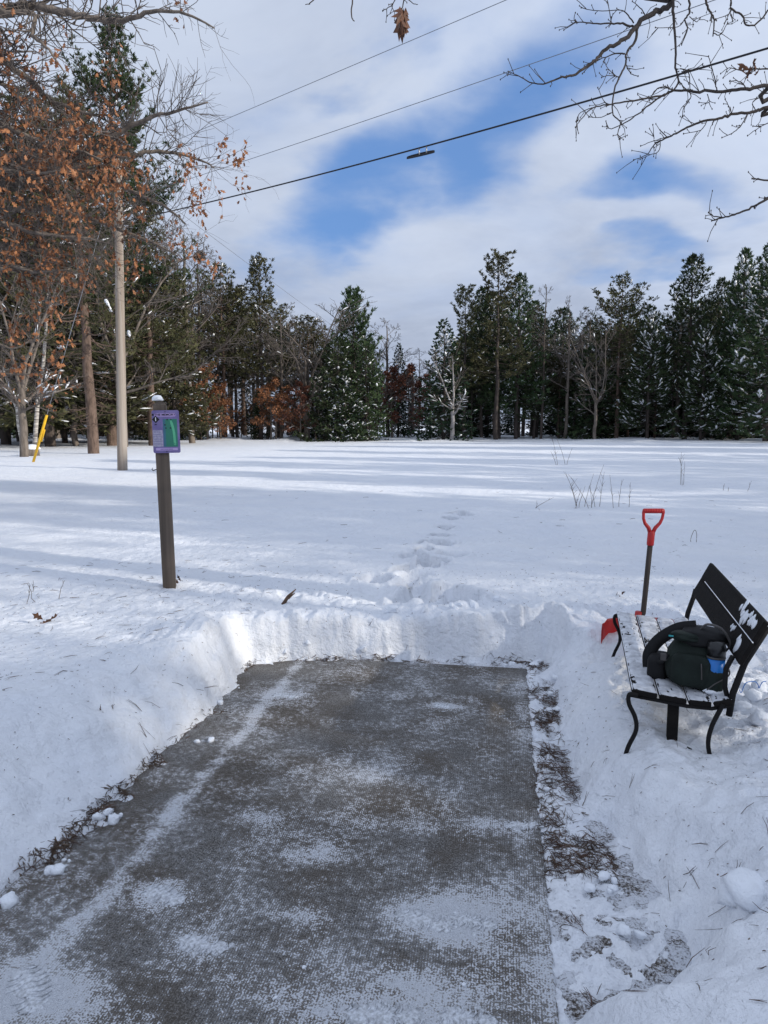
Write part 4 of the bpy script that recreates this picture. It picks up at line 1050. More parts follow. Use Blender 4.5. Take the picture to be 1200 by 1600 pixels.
# the understorey at the forest's foot
UND = {'spruceB': ('small dark snowy spruce at the foot of the forest', 'small spruces at the forest foot'), 'hemlock': ('small bushy evergreen at the foot of the forest', 'small evergreens at the forest foot'),
       'rusty': ('young tree with reddish dead leaves at the foot of the forest', 'young red-brown trees at the forest foot'), 'rustyoak': ('young oak with orange brown leaves at the foot of the forest', 'young orange-brown oaks at the forest foot'),
       'brush': ('bare snowy sapling at the foot of the forest', 'bare saplings at the forest foot')}
for i in range(150):
    px = -80 + 1370 * (i + rs.rand()) / 125
    if i >= 125: px = rs.uniform(230, 520); Y = rs.uniform(58, 68)
    if 585 < px < 690:
        if Y < 76: Y = rs.uniform(74, 80) if 612 < px < 680 else rs.uniform(60, 70)
        if 612 < px < 680 and rs.rand() < .5: continue
    if px < 300: k = rs.choice(['spruceB', 'hemlock', 'brush', 'rustyoak'], p=[.4, .4, .1, .1])
    elif px < 430: k = rs.choice(['spruceB', 'hemlock', 'rusty', 'rustyoak', 'brush'], p=[.12, .12, .2, .3, .26])
    elif px < 620: k = rs.choice(['spruceB', 'hemlock', 'rusty', 'rustyoak', 'brush'], p=[.12, .10, .33, .08, .37])
    elif px < 690: k = rs.choice(['rusty', 'brush'])
    else: k = rs.choice(['spruceB', 'hemlock', 'rusty', 'brush'], p=[.42, .3, .06, .22])
    lb = UND[k][0].replace(' holding', ' with').replace(' brown dead', '').replace('at the foot of the forest', 'at forest foot ' + zone(px)); plant(k, px, 0, Y, lb, group=lb + ' (several)', wide=rs.uniform(.9, 1.3), H=rs.uniform(2.2, 6.0) * (1 if k != 'brush' else .8))
plant('rusty', 640, 0, 72, 'red-brown leafed young tree standing in front of the trail gap', H=7, wide=1.3)
plant('rusty', 612, 0, 64, 'red-brown leafed young tree left beside the trail gap', H=6, wide=1.3)
plant('rustyoak', 325, 0, 58.5, 'orange-leaved young oak right behind the sign post', H=6.2, wide=1.2)
plant('rustyoak', 345, 0, 58, 'orange-brown young oak beside the one behind the sign', H=4.6, wide=1.2)
plant('spruceB', 540, 0, 56.5, 'small spruce heaped with snow in front of the bright green evergreen', H=5.2, wide=.95)
plant('rusty', 470, 0, 57.5, 'reddish brown young tree under the wide bare tree', H=4.6, wide=1.1)

# ------------------------------------------------------------------ the nearer trees on the left
VAR['tallred'] = conifer(26, 9, lambda f: (5.6 * (1 - f) ** .6 + .3) * (.72 + .28 * math.sin(f * 21)), 250, 31, .0, .95, (.28, 9, .024, .55), snow=.08, plume=True, rag=.45, gap=.22, trunk_r=.33, dead=30, lean=.05, bark=M_PBARK, step=.24, cat='red pine', name='red_pine')
VAR['leftred'] = conifer(16, 5.0, lambda f: (3.4 * (1 - f) ** .45 + .3) * (.8 + .2 * math.sin(f * 13)), 130, 32, .0, .8, (.24, 8, .019, .6), snow=.12, plume=True, rag=.45, gap=.12, trunk_r=.27, dead=40, bark=M_PBARK, mat=M_OLIVE, step=.22, cat='red pine', name='red_pine', snowsize=1.3)
VAR['leftspruce'] = conifer(13, 1.5, cone(3.6, .55), 170, 33, -.15, .6, (.24, 6, .026, .6), snow=.22, rag=.4, trunk_r=.18, plume=False, droop=.4, step=.22, mat=M_OLIVE, snowsize=1.4)
plant('tallred', 176, 36, 46, 'tallest red pine with dark green top rising above the pale pole', rz=0.0, wide=1.05)
plant('leftred', 147, 150, 34, 'red pine with thick reddish trunk just left of the pale pole', rz=2.0)
plant('leftred', 238, 330, 46, 'olive pine with spreading crown between the pale pole and the nest tree', rz=4.1, wide=1.15)
plant('leftspruce', 275, 410, 50, 'dense olive evergreen behind the sign post', wide=.9)
plant('leftspruce', 80, 150, 44, 'olive pine behind the orange oak leaves near the left edge', rz=.4, wide=1.2)
plant('leftspruce', 12, 190, 48, 'olive pine at the very left edge behind the small bare tree', rz=5.0, wide=1.2)
plant('leftspruce', 100, 380, 52, 'dense olive evergreen left of the thick reddish trunk', wide=1.1)
plant('leftspruce', 30, 400, 55, 'dense olive evergreen behind the white birches', wide=1.2)
plant('leftspruce', 195, 420, 54, 'dense olive evergreen directly behind the pale pole', wide=1.1)
VAR['leftbare'] = bare(12, 3, 41, .42, 5, 5, .2, .007, fork=3, kids=(6, 5, 4, 3), mat=M_BARK, snow=.2)
plant('leftbare', 193, 330, 43, 'grey forked bare tree leaning right beside the pale pole', wide=1.1, rz=.3)
plant('bareA', 300, 330, 52, 'feathery bare tree reaching above the olive evergreen behind the sign', wide=1.2)
plant('bareB', 120, 420, 45, 'grey bare tree between the red pine trunk and the birches', wide=1.2)
VAR['smalloak'] = bare(8.2, 1.6, 43, .46, 4, 8, .17, .008, fork=3, kids=(6, 5, 3), mat=M_BARK, snow=.7, leaf=.03, leafz=.62, leafsize=.16, name='oak_tree', cat='oak')
plant('smalloak', 36, 0, 30.5, 'small forked oak with snow on its limbs left of the yellow guard', H=8.0, rz=.8)
def birch(px, y0, px2, y2, Y, label):
    b = G(px, y0, FIELD); b = A(px, y0, Y); b[2] = hz(b[0], Y); e = A(px2, y2, Y) - b
    t = empty('birch_tree', tuple(b), label, 'birch')
    rs = np.random.RandomState(int(px)); pts = [V3(0, 0, -.2)] + [e * k / 6 + rs.normal(0, .05, 3) for k in range(1, 7)]
    MB().tube(pts, np.linspace(.12, .05, 7), 8).build('trunk', M_BIRCH, t)
    w = Wood()
    for k in range(16):
        c = e * rs.uniform(.45, 1); d = unit(V3(rs.normal(), rs.normal(), .9)); L = rs.uniform(.8, 2.2)
        p = np.array([c, c + d * L * .5, c + d * L + V3(0, 0, .2)]); w.limb(p, [.02, .014, .006])
        for j in range(6): q = p[0] + (p[2] - p[0]) * rs.uniform(.3, 1); w.limb(np.array([q, q + rs.normal(0, .25, 3), q + rs.normal(0, .5, 3)]), [.009, .007, .004])
    w.into(MB()).build('crown', M_GTWIG, t)
birch(40, 690, 5, 575, 36, 'white birch trunk leaning left behind the small oak')
birch(52, 692, 78, 430, 37, 'straight thin white birch right of the small oak')
# a snow-capped log end by the small oak
lg = A(50, 702, 31.5); lg[2] = hz(lg[0], lg[1])
stump = empty('cut_stump', tuple(lg), 'short cut stump under a cap of snow beside the yellow guard', 'stump')
MB().lathe([(0, -.1), (.30, -.1), (.27, .28), (0, .30)], (0, 0, 0), 12).build('wood', M_BARK, stump); MB().blob((0, 0, .30), (.32, .30, .17), 4, .15, flat=True).build('snow_cap', M_LUMP, stump)

# ------------------------------------------------------------------ oaks reaching into the frame
def oak_boughs(root_name, label, base, trunk_pts, trunk_r, boughs, twig_n, leafiness, leafsize, seed, matw, matt, leafbands=None, simple=False, spur=.35, fine=True):
    rs = np.random.RandomState(seed); base = np.asarray(base, float)
    root = empty(root_name, tuple(base), label, 'oak')
    MB().tube([np.asarray(p) - base for p in trunk_pts], trunk_r, 12).build('trunk', matw, root)
    big = MB(); w = Wood(); LP = []
    def twig(p, d, L, r, lev):
        K = 4; pts = [p]; dd = d
        for k in range(K - 1): dd = unit(dd + rs.normal(0, .22, 3) + V3(0, 0, .04)); pts.append(pts[-1] + dd * L / (K - 1))
        w.limb(pts, np.linspace(r, r * .5, K)); pts = np.array(pts)
        if lev > 0:
            for k in range(rs.randint(3, 6)):
                i = rs.randint(0, K - 1); c = pts[i] + (pts[i + 1] - pts[i]) * rs.rand(); a = unit(np.cross(dd, rs.normal(0, 1, 3)))
                twig(c, unit(dd * .7 + a * .8), L * rs.uniform(.3, .6), r * .65, lev - 1)
        return pts
    for bi_, (pts, rad, dens, leafp) in enumerate(boughs):
        P = spl(np.array(pts), 5); n = len(P); R_ = np.interp(np.linspace(0, 1, n), np.linspace(0, 1, len(rad)), rad)
        P[1:-1] += rs.normal(0, 1, (n - 2, 3)) * R_[1:-1, None] * .35
        big.tube(P - base, R_, 8)
        ln = np.linalg.norm(np.diff(P, axis=0), axis=1).sum()
        for k in range(int(dens * ln * .85)):
            t = rs.uniform(.08, 1) * (n - 1); i = min(int(t), n - 2); c = P[i] + (P[i + 1] - P[i]) * (t - i); ax_ = unit(P[i + 1] - P[i]); s_ = unit(np.cross(ax_, rs.normal(0, 1, 3)))
            tp_ = twig(c - base, unit(ax_ * .6 + s_ * .9), rs.uniform(.4, 1.2) * twig_n, max(.003 if fine else .006, R_[i] * .28), 1)
            if rs.rand() < leafp * .85 * sst(fbm(c[:1] / 1.1, c[2:3] / .8, 2, 7), -.55, .05)[0]:
                m = rs.randint(6, 16); LP.append(tp_[rs.randint(1, 4)] * .6 + tp_[-1] * .4 + rs.normal(0, .085 * twig_n, (m, 3)) * V3(1, 1, 1.5) + V3(0, 0, -.05))
    big.build('limbs', matw, root); tag(w.into(MB()).build('crown', matt, root), kind='stuff')
    if LP:
        LP = np.concatenate(LP); tag(leaves(MB(), LP, leafsize, rs, simple=simple).build('leaves', M_OLEAF, root, smooth=False), kind='stuff')
    return root
def PX(lst, Y0, Y1=None):
    Y1 = Y0 if Y1 is None else Y1; n = len(lst); return [A(a, b, Y0 + (Y1 - Y0) * i / max(n - 1, 1)) for i, (a, b) in enumerate(lst)]
# big leaf-holding oak standing outside the left edge
LT = V3(-13.2, 15.0, .2); ltp = [LT - V3(0, 0, .3), LT + V3(.1, 0, 3), LT + V3(0, .1, 6.5), LT + V3(.5, .1, 10.5), LT + V3(1.2, 0, 14)]
at = lambda z: V3(-13.2 + max(0, z - 6) * .12, 15, z)
BG = [([at(9.5)] + PX([(-40, 22), (25, 8), (75, 12), (130, 25), (190, 32), (235, 18), (290, 22), (335, 44)], 14.5, 13.5), (.16, .085, .07, .05, .03, .012), 5.0, .10),
      ([at(9.0)] + PX([(-60, 5), (0, 18), (52, 20), (50, 55), (70, 70), (100, 112)], 14, 13.5), (.12, .06, .04, .03, .012), 4, .12),
      ([at(8.4)] + PX([(-60, 70), (10, 100), (60, 140), (100, 165), (150, 180), (190, 175)], 15, 14.5), (.13, .07, .05, .03, .012), 7, .8),
      ([at(7.4)] + PX([(-60, 250), (30, 245), (120, 240), (170, 215), (230, 185), (280, 172), (325, 160)], 15, 14), (.15, .09, .07, .05, .03, .012), 8, .75),
      ([at(7.2)] + PX([(-60, 270), (40, 255), (130, 245), (200, 240), (260, 238), (310, 250), (335, 262)], 15, 15.5), (.13, .07, .05, .03, .012), 8, .75),
      ([at(6.6)] + PX([(-60, 290), (20, 285), (90, 270), (150, 275), (210, 300), (260, 325), (290, 350)], 15, 13.5), (.13, .07, .05, .03, .012), 8, .7),
      ([at(6.0)] + PX([(-60, 330), (20, 325), (90, 330), (150, 345), (200, 365), (250, 385), (278, 400)], 15.5, 14.5), (.12, .06, .045, .03, .012), 8, .5),
      ([at(6.3)] + PX([(-60, 180), (0, 195), (50, 215), (110, 230), (160, 250)], 14, 13.5), (.10, .05, .03, .012), 11, .85),
      ([at(5.6)] + PX([(-60, 250), (0, 265), (50, 270), (110, 268)], 13.5, 13), (.10, .05, .03, .012), 12, .85),
      ([at(5.0)] + PX([(-60, 380), (10, 385), (60, 390), (110, 400), (160, 400)], 14.5, 14), (.10, .05, .03, .012), 11, .8),
      ([at(4.6)] + PX([(-60, 420), (10, 415), (60, 425), (110, 420)], 13.5, 13.5), (.09, .05, .03, .012), 8, .7),
      ([at(5.4)] + PX([(-60, 345), (10, 350), (60, 365), (130, 372), (170, 380)], 13.5, 13.5), (.09, .05, .03, .012), 9, .6),
      ([at(3.6)] + PX([(-60, 530), (-10, 535), (20, 545), (50, 530)], 14, 14), (.07, .04, .02, .01), 6, .6),
      ([at(3.2)] + PX([(-60, 600), (0, 585), (50, 585), (100, 580)], 14.5, 14.5), (.06, .03, .02, .008), 4, .6),
      ([at(7.8)] + PX([(-60, 120), (0, 130), (40, 160), (80, 200)], 14, 14.5), (.09, .05, .03, .01), 8, .6)]
oak_boughs('oak_tree', 'big oak at the left edge still holding clusters of rust brown dead leaves', LT, ltp, [.36, .32, .26, .18, .1], BG, 1.0, 1, .125, 61, M_BARK, M_GTWIG, simple=False)

# bare oak outside the right edge; its limbs hang over the bench
RT = V3(4.6, 3.85, .2); rtp = [RT - V3(0, 0, .3), RT + V3(.05, 0, 2), RT + V3(-.02, .1, 4.5), RT + V3(.1, .1, 7.5), RT + V3(0, .3, 10)]
rat = lambda z: V3(4.6, 3.9, z)
j1 = A(1085, -90, 4.5)
BR = [
 ([rat(6.4), j1] + PX([(1052, 0), (1025, 17), (997, 38), (976, 60), (948, 77), (930, 93), (913, 107), (895, 117), (874, 122), (853, 131), (832, 130), (811, 119), (794, 112)], 4.5, 4.4), (.05, .03, .020, .018, .016, .014, .012, .010, .009, .008, .006, .005, .004, .003, .002)),
 (PX([(990, 42), (972, 37), (955, 37), (927, 37), (902, 35), (881, 47)], 4.5), (.008, .005, .002)),
 (PX([(902, 35), (897, 30), (899, 20)], 4.5), (.003, .002)), (PX([(990, 36), (979, 21), (969, 16), (934, 17), (908, 12)], 4.5), (.005, .003, .002)),
 (PX([(955, 37), (953, 21), (948, -5)], 4.5), (.004, .002)), (PX([(1010, 26), (1000, 12), (988, 2)], 4.5, 4.6), (.004, .002)),
 (PX([(996, 40), (993, 63), (979, 82), (978, 98), (971, 115), (960, 140), (957, 175), (969, 191), (965, 210), (969, 217)], 4.5, 4.3), (.010, .008, .006, .006, .005, .004, .003, .002)),
 (PX([(976, 84), (962, 84), (937, 93), (920, 105), (910, 115)], 4.5), (.006, .003, .002)), (PX([(978, 101), (986, 115), (997, 119)], 4.45), (.004, .002)),
 (PX([(968, 122), (952, 110), (945, 98)], 4.45), (.003, .002)), (PX([(967, 120), (950, 118), (940, 121)], 4.45), (.003, .002)),
 ([A(1048, -60, 4.45)] + PX([(1051, 0), (1053, 35), (1056, 70), (1056, 105), (1060, 126), (1053, 141)], 4.45, 4.4), (.012, .010, .008, .007, .006, .005)),
 ([rat(4.6), A(1260, 132, 4.55)] + PX([(1200, 134), (1165, 140), (1130, 142), (1084, 143), (1053, 142), (1032, 150), (990, 157), (955, 163), (927, 168), (909, 185), (899, 199)], 4.5, 4.3), (.04, .016, .013, .011, .010, .008, .007, .006, .005, .004, .003, .002)),
 (PX([(1039, 147), (1018, 161), (997, 178), (976, 192), (955, 201), (948, 197)], 4.4), (.006, .004, .002)), (PX([(1053, 142), (1039, 136), (1025, 140), (1015, 157)], 4.4), (.005, .003)),
 (PX([(1056, 108), (1075, 112), (1078, 142)], 4.4), (.004, .003)), (PX([(1065, 112), (1085, 108), (1098, 100)], 4.4), (.004, .002)), (PX([(1060, 126), (1072, 140), (1080, 150), (1068, 170), (1067, 182)], 4.4), (.004, .003, .002)),
 (PX([(927, 168), (915, 172), (905, 178), (900, 190)], 4.35), (.003, .002)), (PX([(957, 175), (940, 183), (920, 183)], 4.35), (.003, .002)), (PX([(955, 163), (945, 160), (934, 137)], 4.35), (.003, .002)),
 (PX([(1120, 141), (1116, 120), (1109, 95), (1107, 88)], 4.45), (.004, .002)), (PX([(1165, 138), (1160, 130), (1150, 126), (1140, 127)], 4.45), (.004, .002)), (PX([(1105, 147), (1108, 160), (1092, 160)], 4.45), (.003, .002)),
 ([rat(4.2), A(1260, 158, 4.6)] + PX([(1200, 168), (1175, 175), (1147, 178), (1123, 185), (1095, 191), (1074, 199), (1053, 210), (1032, 220), (1021, 227), (1011, 241), (990, 250)], 4.6, 4.5), (.035, .013, .011, .010, .009, .008, .007, .006, .005, .004, .003, .002)),
 (PX([(1168, 178), (1158, 196), (1144, 208), (1128, 215)], 4.5), (.004, .002)), (PX([(1032, 222), (1028, 237), (1013, 243), (1000, 249)], 4.5), (.003, .002)), (PX([(1045, 213), (1022, 220), (1001, 228)], 4.5), (.003, .002)), (PX([(1022, 217), (1020, 195)], 4.5), (.003, .0015)),
 (PX([(1144, 178), (1138, 165), (1133, 155)], 4.5), (.003, .002)), (PX([(1104, 190), (1095, 203), (1068, 209)], 4.5), (.003, .002)),
 ([rat(3.6), A(1270, 285, 4.3)] + PX([(1200, 311), (1175, 324), (1151, 334), (1130, 340), (1112, 345)], 4.1), (.03, .009, .007, .006, .005, .004)),
 (PX([(1130, 340), (1116, 338), (1107, 332)], 4.1), (.004, .003)), ([A(1270, 284, 4.3)] + PX([(1200, 282), (1182, 280), (1175, 279)], 4.1), (.007, .005, .004)),
 ([A(1095, -70, 4.7)] + PX([(1102, 0), (1109, 17), (1116, 31), (1114, 56)], 4.7), (.009, .007, .004)), (PX([(1115, 52), (1126, 54), (1137, 35)], 4.7), (.004, .002)),
 ([A(1140, -70, 4.7)] + PX([(1142, 0), (1144, 14), (1161, 25), (1165, 38), (1182, 37), (1200, 17), (1225, -10)], 4.7), (.008, .006, .005)), (PX([(1144, 14), (1137, 23), (1118, 30)], 4.7), (.004, .002)), (PX([(1141, 22), (1145, 33)], 4.7), (.003, .002)),
 ([A(1075, -70, 4.6)] + PX([(1077, 0), (1077, 21), (1070, 31), (1074, 45), (1065, 70)], 4.6), (.008, .006, .003)), (PX([(1077, 26), (1088, 34), (1094, 28)], 4.6), (.003, .002)), (PX([(1070, 30), (1058, 42), (1024, 43)], 4.6), (.003, .002)),
 ([A(1270, 110, 4.6)] + PX([(1200, 108), (1175, 108), (1158, 110), (1140, 106), (1126, 115)], 4.6), (.006, .005, .003, .002)),
 ([A(1260, 152, 4.6)] + PX([(1200, 146), (1190, 150), (1176, 160), (1180, 172)], 4.6), (.005, .004, .003)), ([A(1250, 170, 4.6)] + PX([(1200, 192), (1185, 200), (1168, 212)], 4.6), (.004, .003, .002)),
 ([rat(7.2), A(1000, -330, 4.6), A(700, -200, 4.4)] + PX([(640, -60), (631, 0), (628, 14)], 4.3), (.04, .02, .012, .006, .004, .003)),
 ([A(640, -60, 4.3)] + PX([(617, 0), (606, 12), (598, 17)], 4.3), (.004, .003, .002)), (PX([(633, -4), (645, 5), (653, 7)], 4.3), (.003, .002)),
 ([A(640, -100, 4.3), A(550, -60, 4.2)] + PX([(550, 0), (549, 26), (554, 33)], 4.2), (.006, .005, .004, .003)),
 ([A(550, -60, 4.2)] + PX([(489, 0), (484, 6), (477, 7)], 4.2), (.005, .003, .002)),
 ([rat(6.6), A(1150, -180, 4.6), j1], (.05, .03, .03)), ([rat(6.8), A(1200, -150, 4.7), A(1140, -70, 4.7)], (.03, .02, .01)), ([A(1150, -180, 4.6), A(1095, -70, 4.7)], (.02, .009)), ([A(1150, -180, 4.6), A(1075, -70, 4.6)], (.02, .009)), ([j1, A(1048, -60, 4.45)], (.02, .012)),
 ([rat(5.2), A(1270, 110, 4.6)], (.02, .006)), ([rat(4.8), A(1260, 152, 4.6), A(1250, 170, 4.6)], (.02, .006, .005)), ([A(550, -60, 4.2), A(640, -100, 4.3), A(700, -200, 4.4)], (.006, .01, .012)), ([rat(3.6), A(1270, 284, 4.3)], (.02, .008)),
]
BRR = [(p, tuple(q * .85 for q in r), 0, 0) for p, r in BR]
rob = oak_boughs('oak_tree', 'bare oak with dark knobbly limbs reaching in from the upper right', RT, rtp, [.26, .23, .19, .13, .08], BRR, .2, 0, .1, 62, M_TWIG, M_TWIG)
# spurs and buds along those limbs, and the few leaves that still hang
rs = np.random.RandomState(9); w = Wood(); bud = MB()
for p, r in BR[:-12]:
    P = spl(np.array(p), 5); 
    for k in range(int(len(P) * .42)):
        i = rs.randint(1, len(P) - 1)
        if np.linalg.norm(P[i] - P[i - 1]) > .15: continue
        ax_ = unit(P[i] - P[i - 1]); d = unit(ax_ * .6 + unit(np.cross(ax_, rs.normal(0, 1, 3))) * .8); L = rs.uniform(.015, .05) if rs.rand() < .6 else rs.uniform(.05, .14)
        q = np.array([P[i], P[i] + d * L * .5 + rs.normal(0, .05 * L, 3), P[i] + d * L]) - RT; w.limb(q, [.0026, .002, .0016]); bud.blob(q[-1], (.0032, .0032, .006), k, .1, rings=3, seg=4)
    bud.blob(P[-1] - RT, (.004, .004, .006), 3, .1, rings=3, seg=5)
mb = w.into(MB()); tag(mb.build('spurs', M_TWIG, rob), kind='stuff'); tag(bud.build('buds', M_TWIG, rob), kind='stuff')
mbl = MB(); c = A(628, 12, 4.3) - RT
for k, (dx, dz, s_) in enumerate(((-.03, -.02, .15), (-.018, 0, .16), (0, 0, .17), (.012, -.01, .14), (.03, -.0, .10), (.022, -.04, .13), (-.005, -.05, .14), (.035, .01, .07))):
    d = unit(V3(dx * 5 * (k % 2 - .3), rs.normal(0, .3), -1)); wv = unit(np.cross(d, V3(rs.normal(0, .5), 1, 0))); u = np.cross(d, wv)
    LV = LEAF_V.copy(); LV[:, 2] *= 3; LV[:, 1] *= .62
    mbl.add(c + V3(dx * .6, rs.normal(0, .01), dz * .3) + s_ * (LV[:, :1] * d + LV[:, 1:2] * wv + LV[:, 2:] * u), t=LEAF_T)
c = A(1179, 108, 4.6) - RT; leaves(mbl, c + rs.normal(0, .025, (9, 3)), .075, rs, hang=.1)
tag(mbl.build('leaves', simple_mat('hanging_oak_leaf', (.15, .065, .032), .6, .3, 30, col2=(.06, .028, .018)), rob, smooth=False), kind='stuff')

# trees right of and behind the camera that throw the shade over the clearing
SH = [('pineC', 17, -6.2, 13), ('pineA', 21, -.6, 14), ('pineC', 24, 1.5, 15), ('pineA', 20, 4, 14), ('bareB', 14, 2.2, 10), ('bareA', 15.5, -1.6, 11), ('bareC', 12.5, -.3, 10), ('bareA', 22, -4.2, 13), ('pineC', 28, 6, 16), ('pineA', 26, 11, 16), ('pineC', 33, 13, 17), ('bareA', 22, 9, 13),
      ('pineA', 33, 21, 17), ('pineC', 36, 28, 18), ('pineA', 31, 30, 14), ('pineC', 40, 36, 18), ('pineA', 37, 43, 17), ('pineC', 42, 49, 18), ('pineA', 38, 53, 16), ('bareA', 15, -9, 12), ('pineA', 24, -9, 15), ('pineC', 29, -3, 15), ('bareB', 10, -6, 10),
      ('pineC', 13.5, -4.2, 9), ('bareA', 34, 17, 15), ('pineA', 30, 16.5, 13)]
for v, X, Y, H in SH: plant_at(v, X, Y, H, 'tree standing beyond the right edge of the view', group='trees beyond the right edge', wide=1.1)

# ================================================================== SMALL THINGS ON THE SNOW
def stalks(name, px, py, n, spreadx, h, label, cat, seed, Yfix=None, lean=.25, heads=True, side=2):
    rs = np.random.RandomState(seed); b = G(px, py, FIELD); b[2] = hz(b[0], b[1]); t = empty(name, tuple(b), label, cat)
    for i in range(n):
        x = rs.uniform(-spreadx, spreadx); y = rs.uniform(-.2, .2); z = hz(b[0] + x, b[1] + y) - b[2] - .03; L = h * rs.uniform(.45, 1.0); dx = rs.normal(0, lean)
        P = np.array([V3(x, y, z) + V3(dx * L * (k / 5) ** 1.3, rs.normal(0, .01), L * k / 5) for k in range(6)])
        r0 = .0035 * (b[1] / 8) ** .5
        m = MB(); m.tubes(P[None], np.linspace(r0, r0 * .4, 6)[None], 4)
        w = Wood()
        for k in range(rs.randint(1, 2 + side * 2)):
            j = rs.randint(2, 5); c = P[j]; d = unit(V3(rs.choice([-1, 1]) * rs.uniform(.3, .8), rs.normal(0, .3), 1)); l = L * rs.uniform(.1, .28)
            w.limb(np.array([c, c + d * l * .5 + V3(0, 0, .01), c + d * l]), [r0 * .6, r0 * .5, r0 * .3])
        w.into(m); m.build('stalk', M_STALK, t)
    return t
stalks('dry_weed', 940, 792, 13, .50, .80, 'largest clump of tall dry weed stalks in the field behind the shovel', 'dry weeds', 1, side=2, lean=.35)
stalks('dry_weed', 1062, 758, 3, .2, .85, 'few thin dry stalks in the field right above the bench', 'dry weeds', 2, lean=.05)
stalks('dry_weed', 884, 727, 4, .5, .95, 'far clump of thin weed stalks left beyond the largest clump', 'dry weeds', 3, lean=.3)
stalks('dry_weed', 1140, 770, 3, .4, .25, 'low sparse dry stalks in the field near the right edge', 'dry weeds', 4)
stalks('dry_weed', 855, 795, 2, .25, .28, 'bent low stalks left of the largest weed clump', 'dry weeds', 5, lean=.9, side=0)
stalks('dry_weed', 65, 935, 4, .22, .20, 'few thin dry stalks poking through the snow at the left edge', 'dry weeds', 6, side=1)
b = G(1085, 850, FIELD); o = MB().tube(spl([V3(-.03, 0, -.02), V3(-.045, 0, .06), V3(-.01, 0, .16), V3(.02, 0, .12), V3(.02, 0, -.02)]), .003, 5).build('grass_loop', M_STALK); o.location = tuple(b); tag(o, 'single bent grass blade looping out of the snow above the bench', 'grass blade')

# lone leaves and scraps
def scrap(px, py, n, size, label, seed, mat=M_OLEAF, z0=FIELD, name='fallen_leaf', cat='leaf'):
    rs = np.random.RandomState(seed); b = G(px, py, z0)
    for _ in range(4): b = G(px, py, hz(b[0], b[1]))
    m = MB(); leaves(m, rs.normal(0, size * .25, (n, 3)) * V3(1, 1, .15) + V3(0, 0, size * .22), size, rs, hang=-.12)
    o = m.build(name, mat, smooth=False); o.location = tuple(b); tag(o, label, cat); return o
M_DLEAF = simple_mat('dark_fallen_leaf', (.12, .055, .03), .8, .3, 20, col2=(.05, .028, .02))
scrap(70, 972, 5, .075, 'curled dark brown leaves lying on the snow at the left edge', 1, M_DLEAF)
scrap(279, 910, 4, .07, 'brown curled leaf against the foot of the sign post', 2, M_DLEAF)
scrap(968, 932, 3, .06, 'small reddish brown leaf on the snow left of the shovel', 3, M_DLEAF)
scrap(158, 1112, 3, .035, 'tiny dark leaf scrap on the face of the left snowbank', 4, M_DLEAF)
b = G(452, 935, .3); b[2] = hz(b[0], b[1])
o = MB(); o.tube([V3(-.05, 0, -.02), V3(-.01, .01, .045), V3(.05, .02, .10)], [.018, .013, .004], 6).tube([V3(-.01, 0, .03), V3(.02, .01, .055), V3(.045, .0, .075)], [.01, .007, .003], 5)
o = o.build('bark_splinter', simple_mat('splinter', (.22, .14, .09), .9, .4, 30, col2=(.08, .05, .035))); o.location = tuple(b); tag(o, 'splintered piece of brown bark sticking out of the snow above the cut wall', 'bark')
b = G(1172, 1056, .36); b[2] = hz(b[0], b[1]) + .02
o = MB().tube(spl([V3(-.05, 0, .0), V3(-.04, 0, -.015), V3(-.02, 0, .035), V3(.03, .01, .04), V3(.05, .01, .02), V3(.055, .01, .005), V3(.065, 0, .04), V3(.085, 0, .045)]), .0022, 5).build('blue_cord', M_BLUE); o.location = tuple(b); tag(o, 'short piece of thin blue cord lying on the snow right of the bench', 'cord')

# clods of snow that rolled onto the cleared ground
CL = [(78, 1363, .022), (92, 1362, .024), (178, 1283, .025), (152, 1279, .02), (168, 1272, .02), (188, 1276, .013), (922, 1390, .020), (944, 1372, .022), (960, 1378, .014), (957, 1390, .015), (953, 1394, .010), (975, 1457, .024), (1000, 1462, .016),
      (15, 1412, .030), (330, 1158, .018), (344, 1100, .022), (308, 1160, .014), (1165, 1398, .06), (1147, 1410, .045), (100, 1345, .008), (90, 1338, .007), (108, 1346, .007), (1045, 1045, .02), (290, 1085, .02), (350, 1062, .024), (860, 1085, .018), (872, 1110, .02), (868, 1060, .02), (855, 1235, .014),
      (475, 1512, .006), (725, 1540, .007), (613, 1518, .005), (430, 1560, .006), (1190, 1130, .05), (1160, 1110, .04), (1185, 1080, .05)]
CN = ['left of the pad', 'right of the pad']
for k, (px, py, r) in enumerate(CL):
    b = G(px, py, 0)
    for _ in range(6): b = G(px, py, max(hz(b[0], b[1]), .0))
    m = MB(); m.blob((0, 0, 0), (r * (.95 + .5 * ((k * 7) % 5) / 5), r * (.8 + .3 * ((k * 3) % 4) / 4), r * .78), 200 + k, .27, rings=6, seg=8)
    me = m.mesh('snow_clod', M_LUMP); o = link('snow_clod', me); o.location = (b[0], b[1], b[2] + r * .32); o.rotation_euler = (0, 0, k)
    if r >= .04: tag(o, ['largest round snow clod on the right snowbank', 'second large snow clod on the right snowbank, left of the largest', 'broken snow clod right of the bench legs', 'snow clod between the bench and the right edge', 'highest snow clod at the right edge beside the bench'][[17, 18, 33, 34, 35].index(k)], 'snow clod')
    elif r >= .0199: tag(o, 'rounded snow clod at the foot of the ' + ('left snowbank' if px < 400 else 'right snowbank') + (', near half' if py > 1200 else ', far half'), 'snow clod', 'clods at the foot of the ' + ('left' if px < 400 else 'right') + ' snowbank')
    else: tag(o, 'small crumb of snow lying on the cleared ground', 'snow crumb', 'small snow crumbs on the cleared ground')

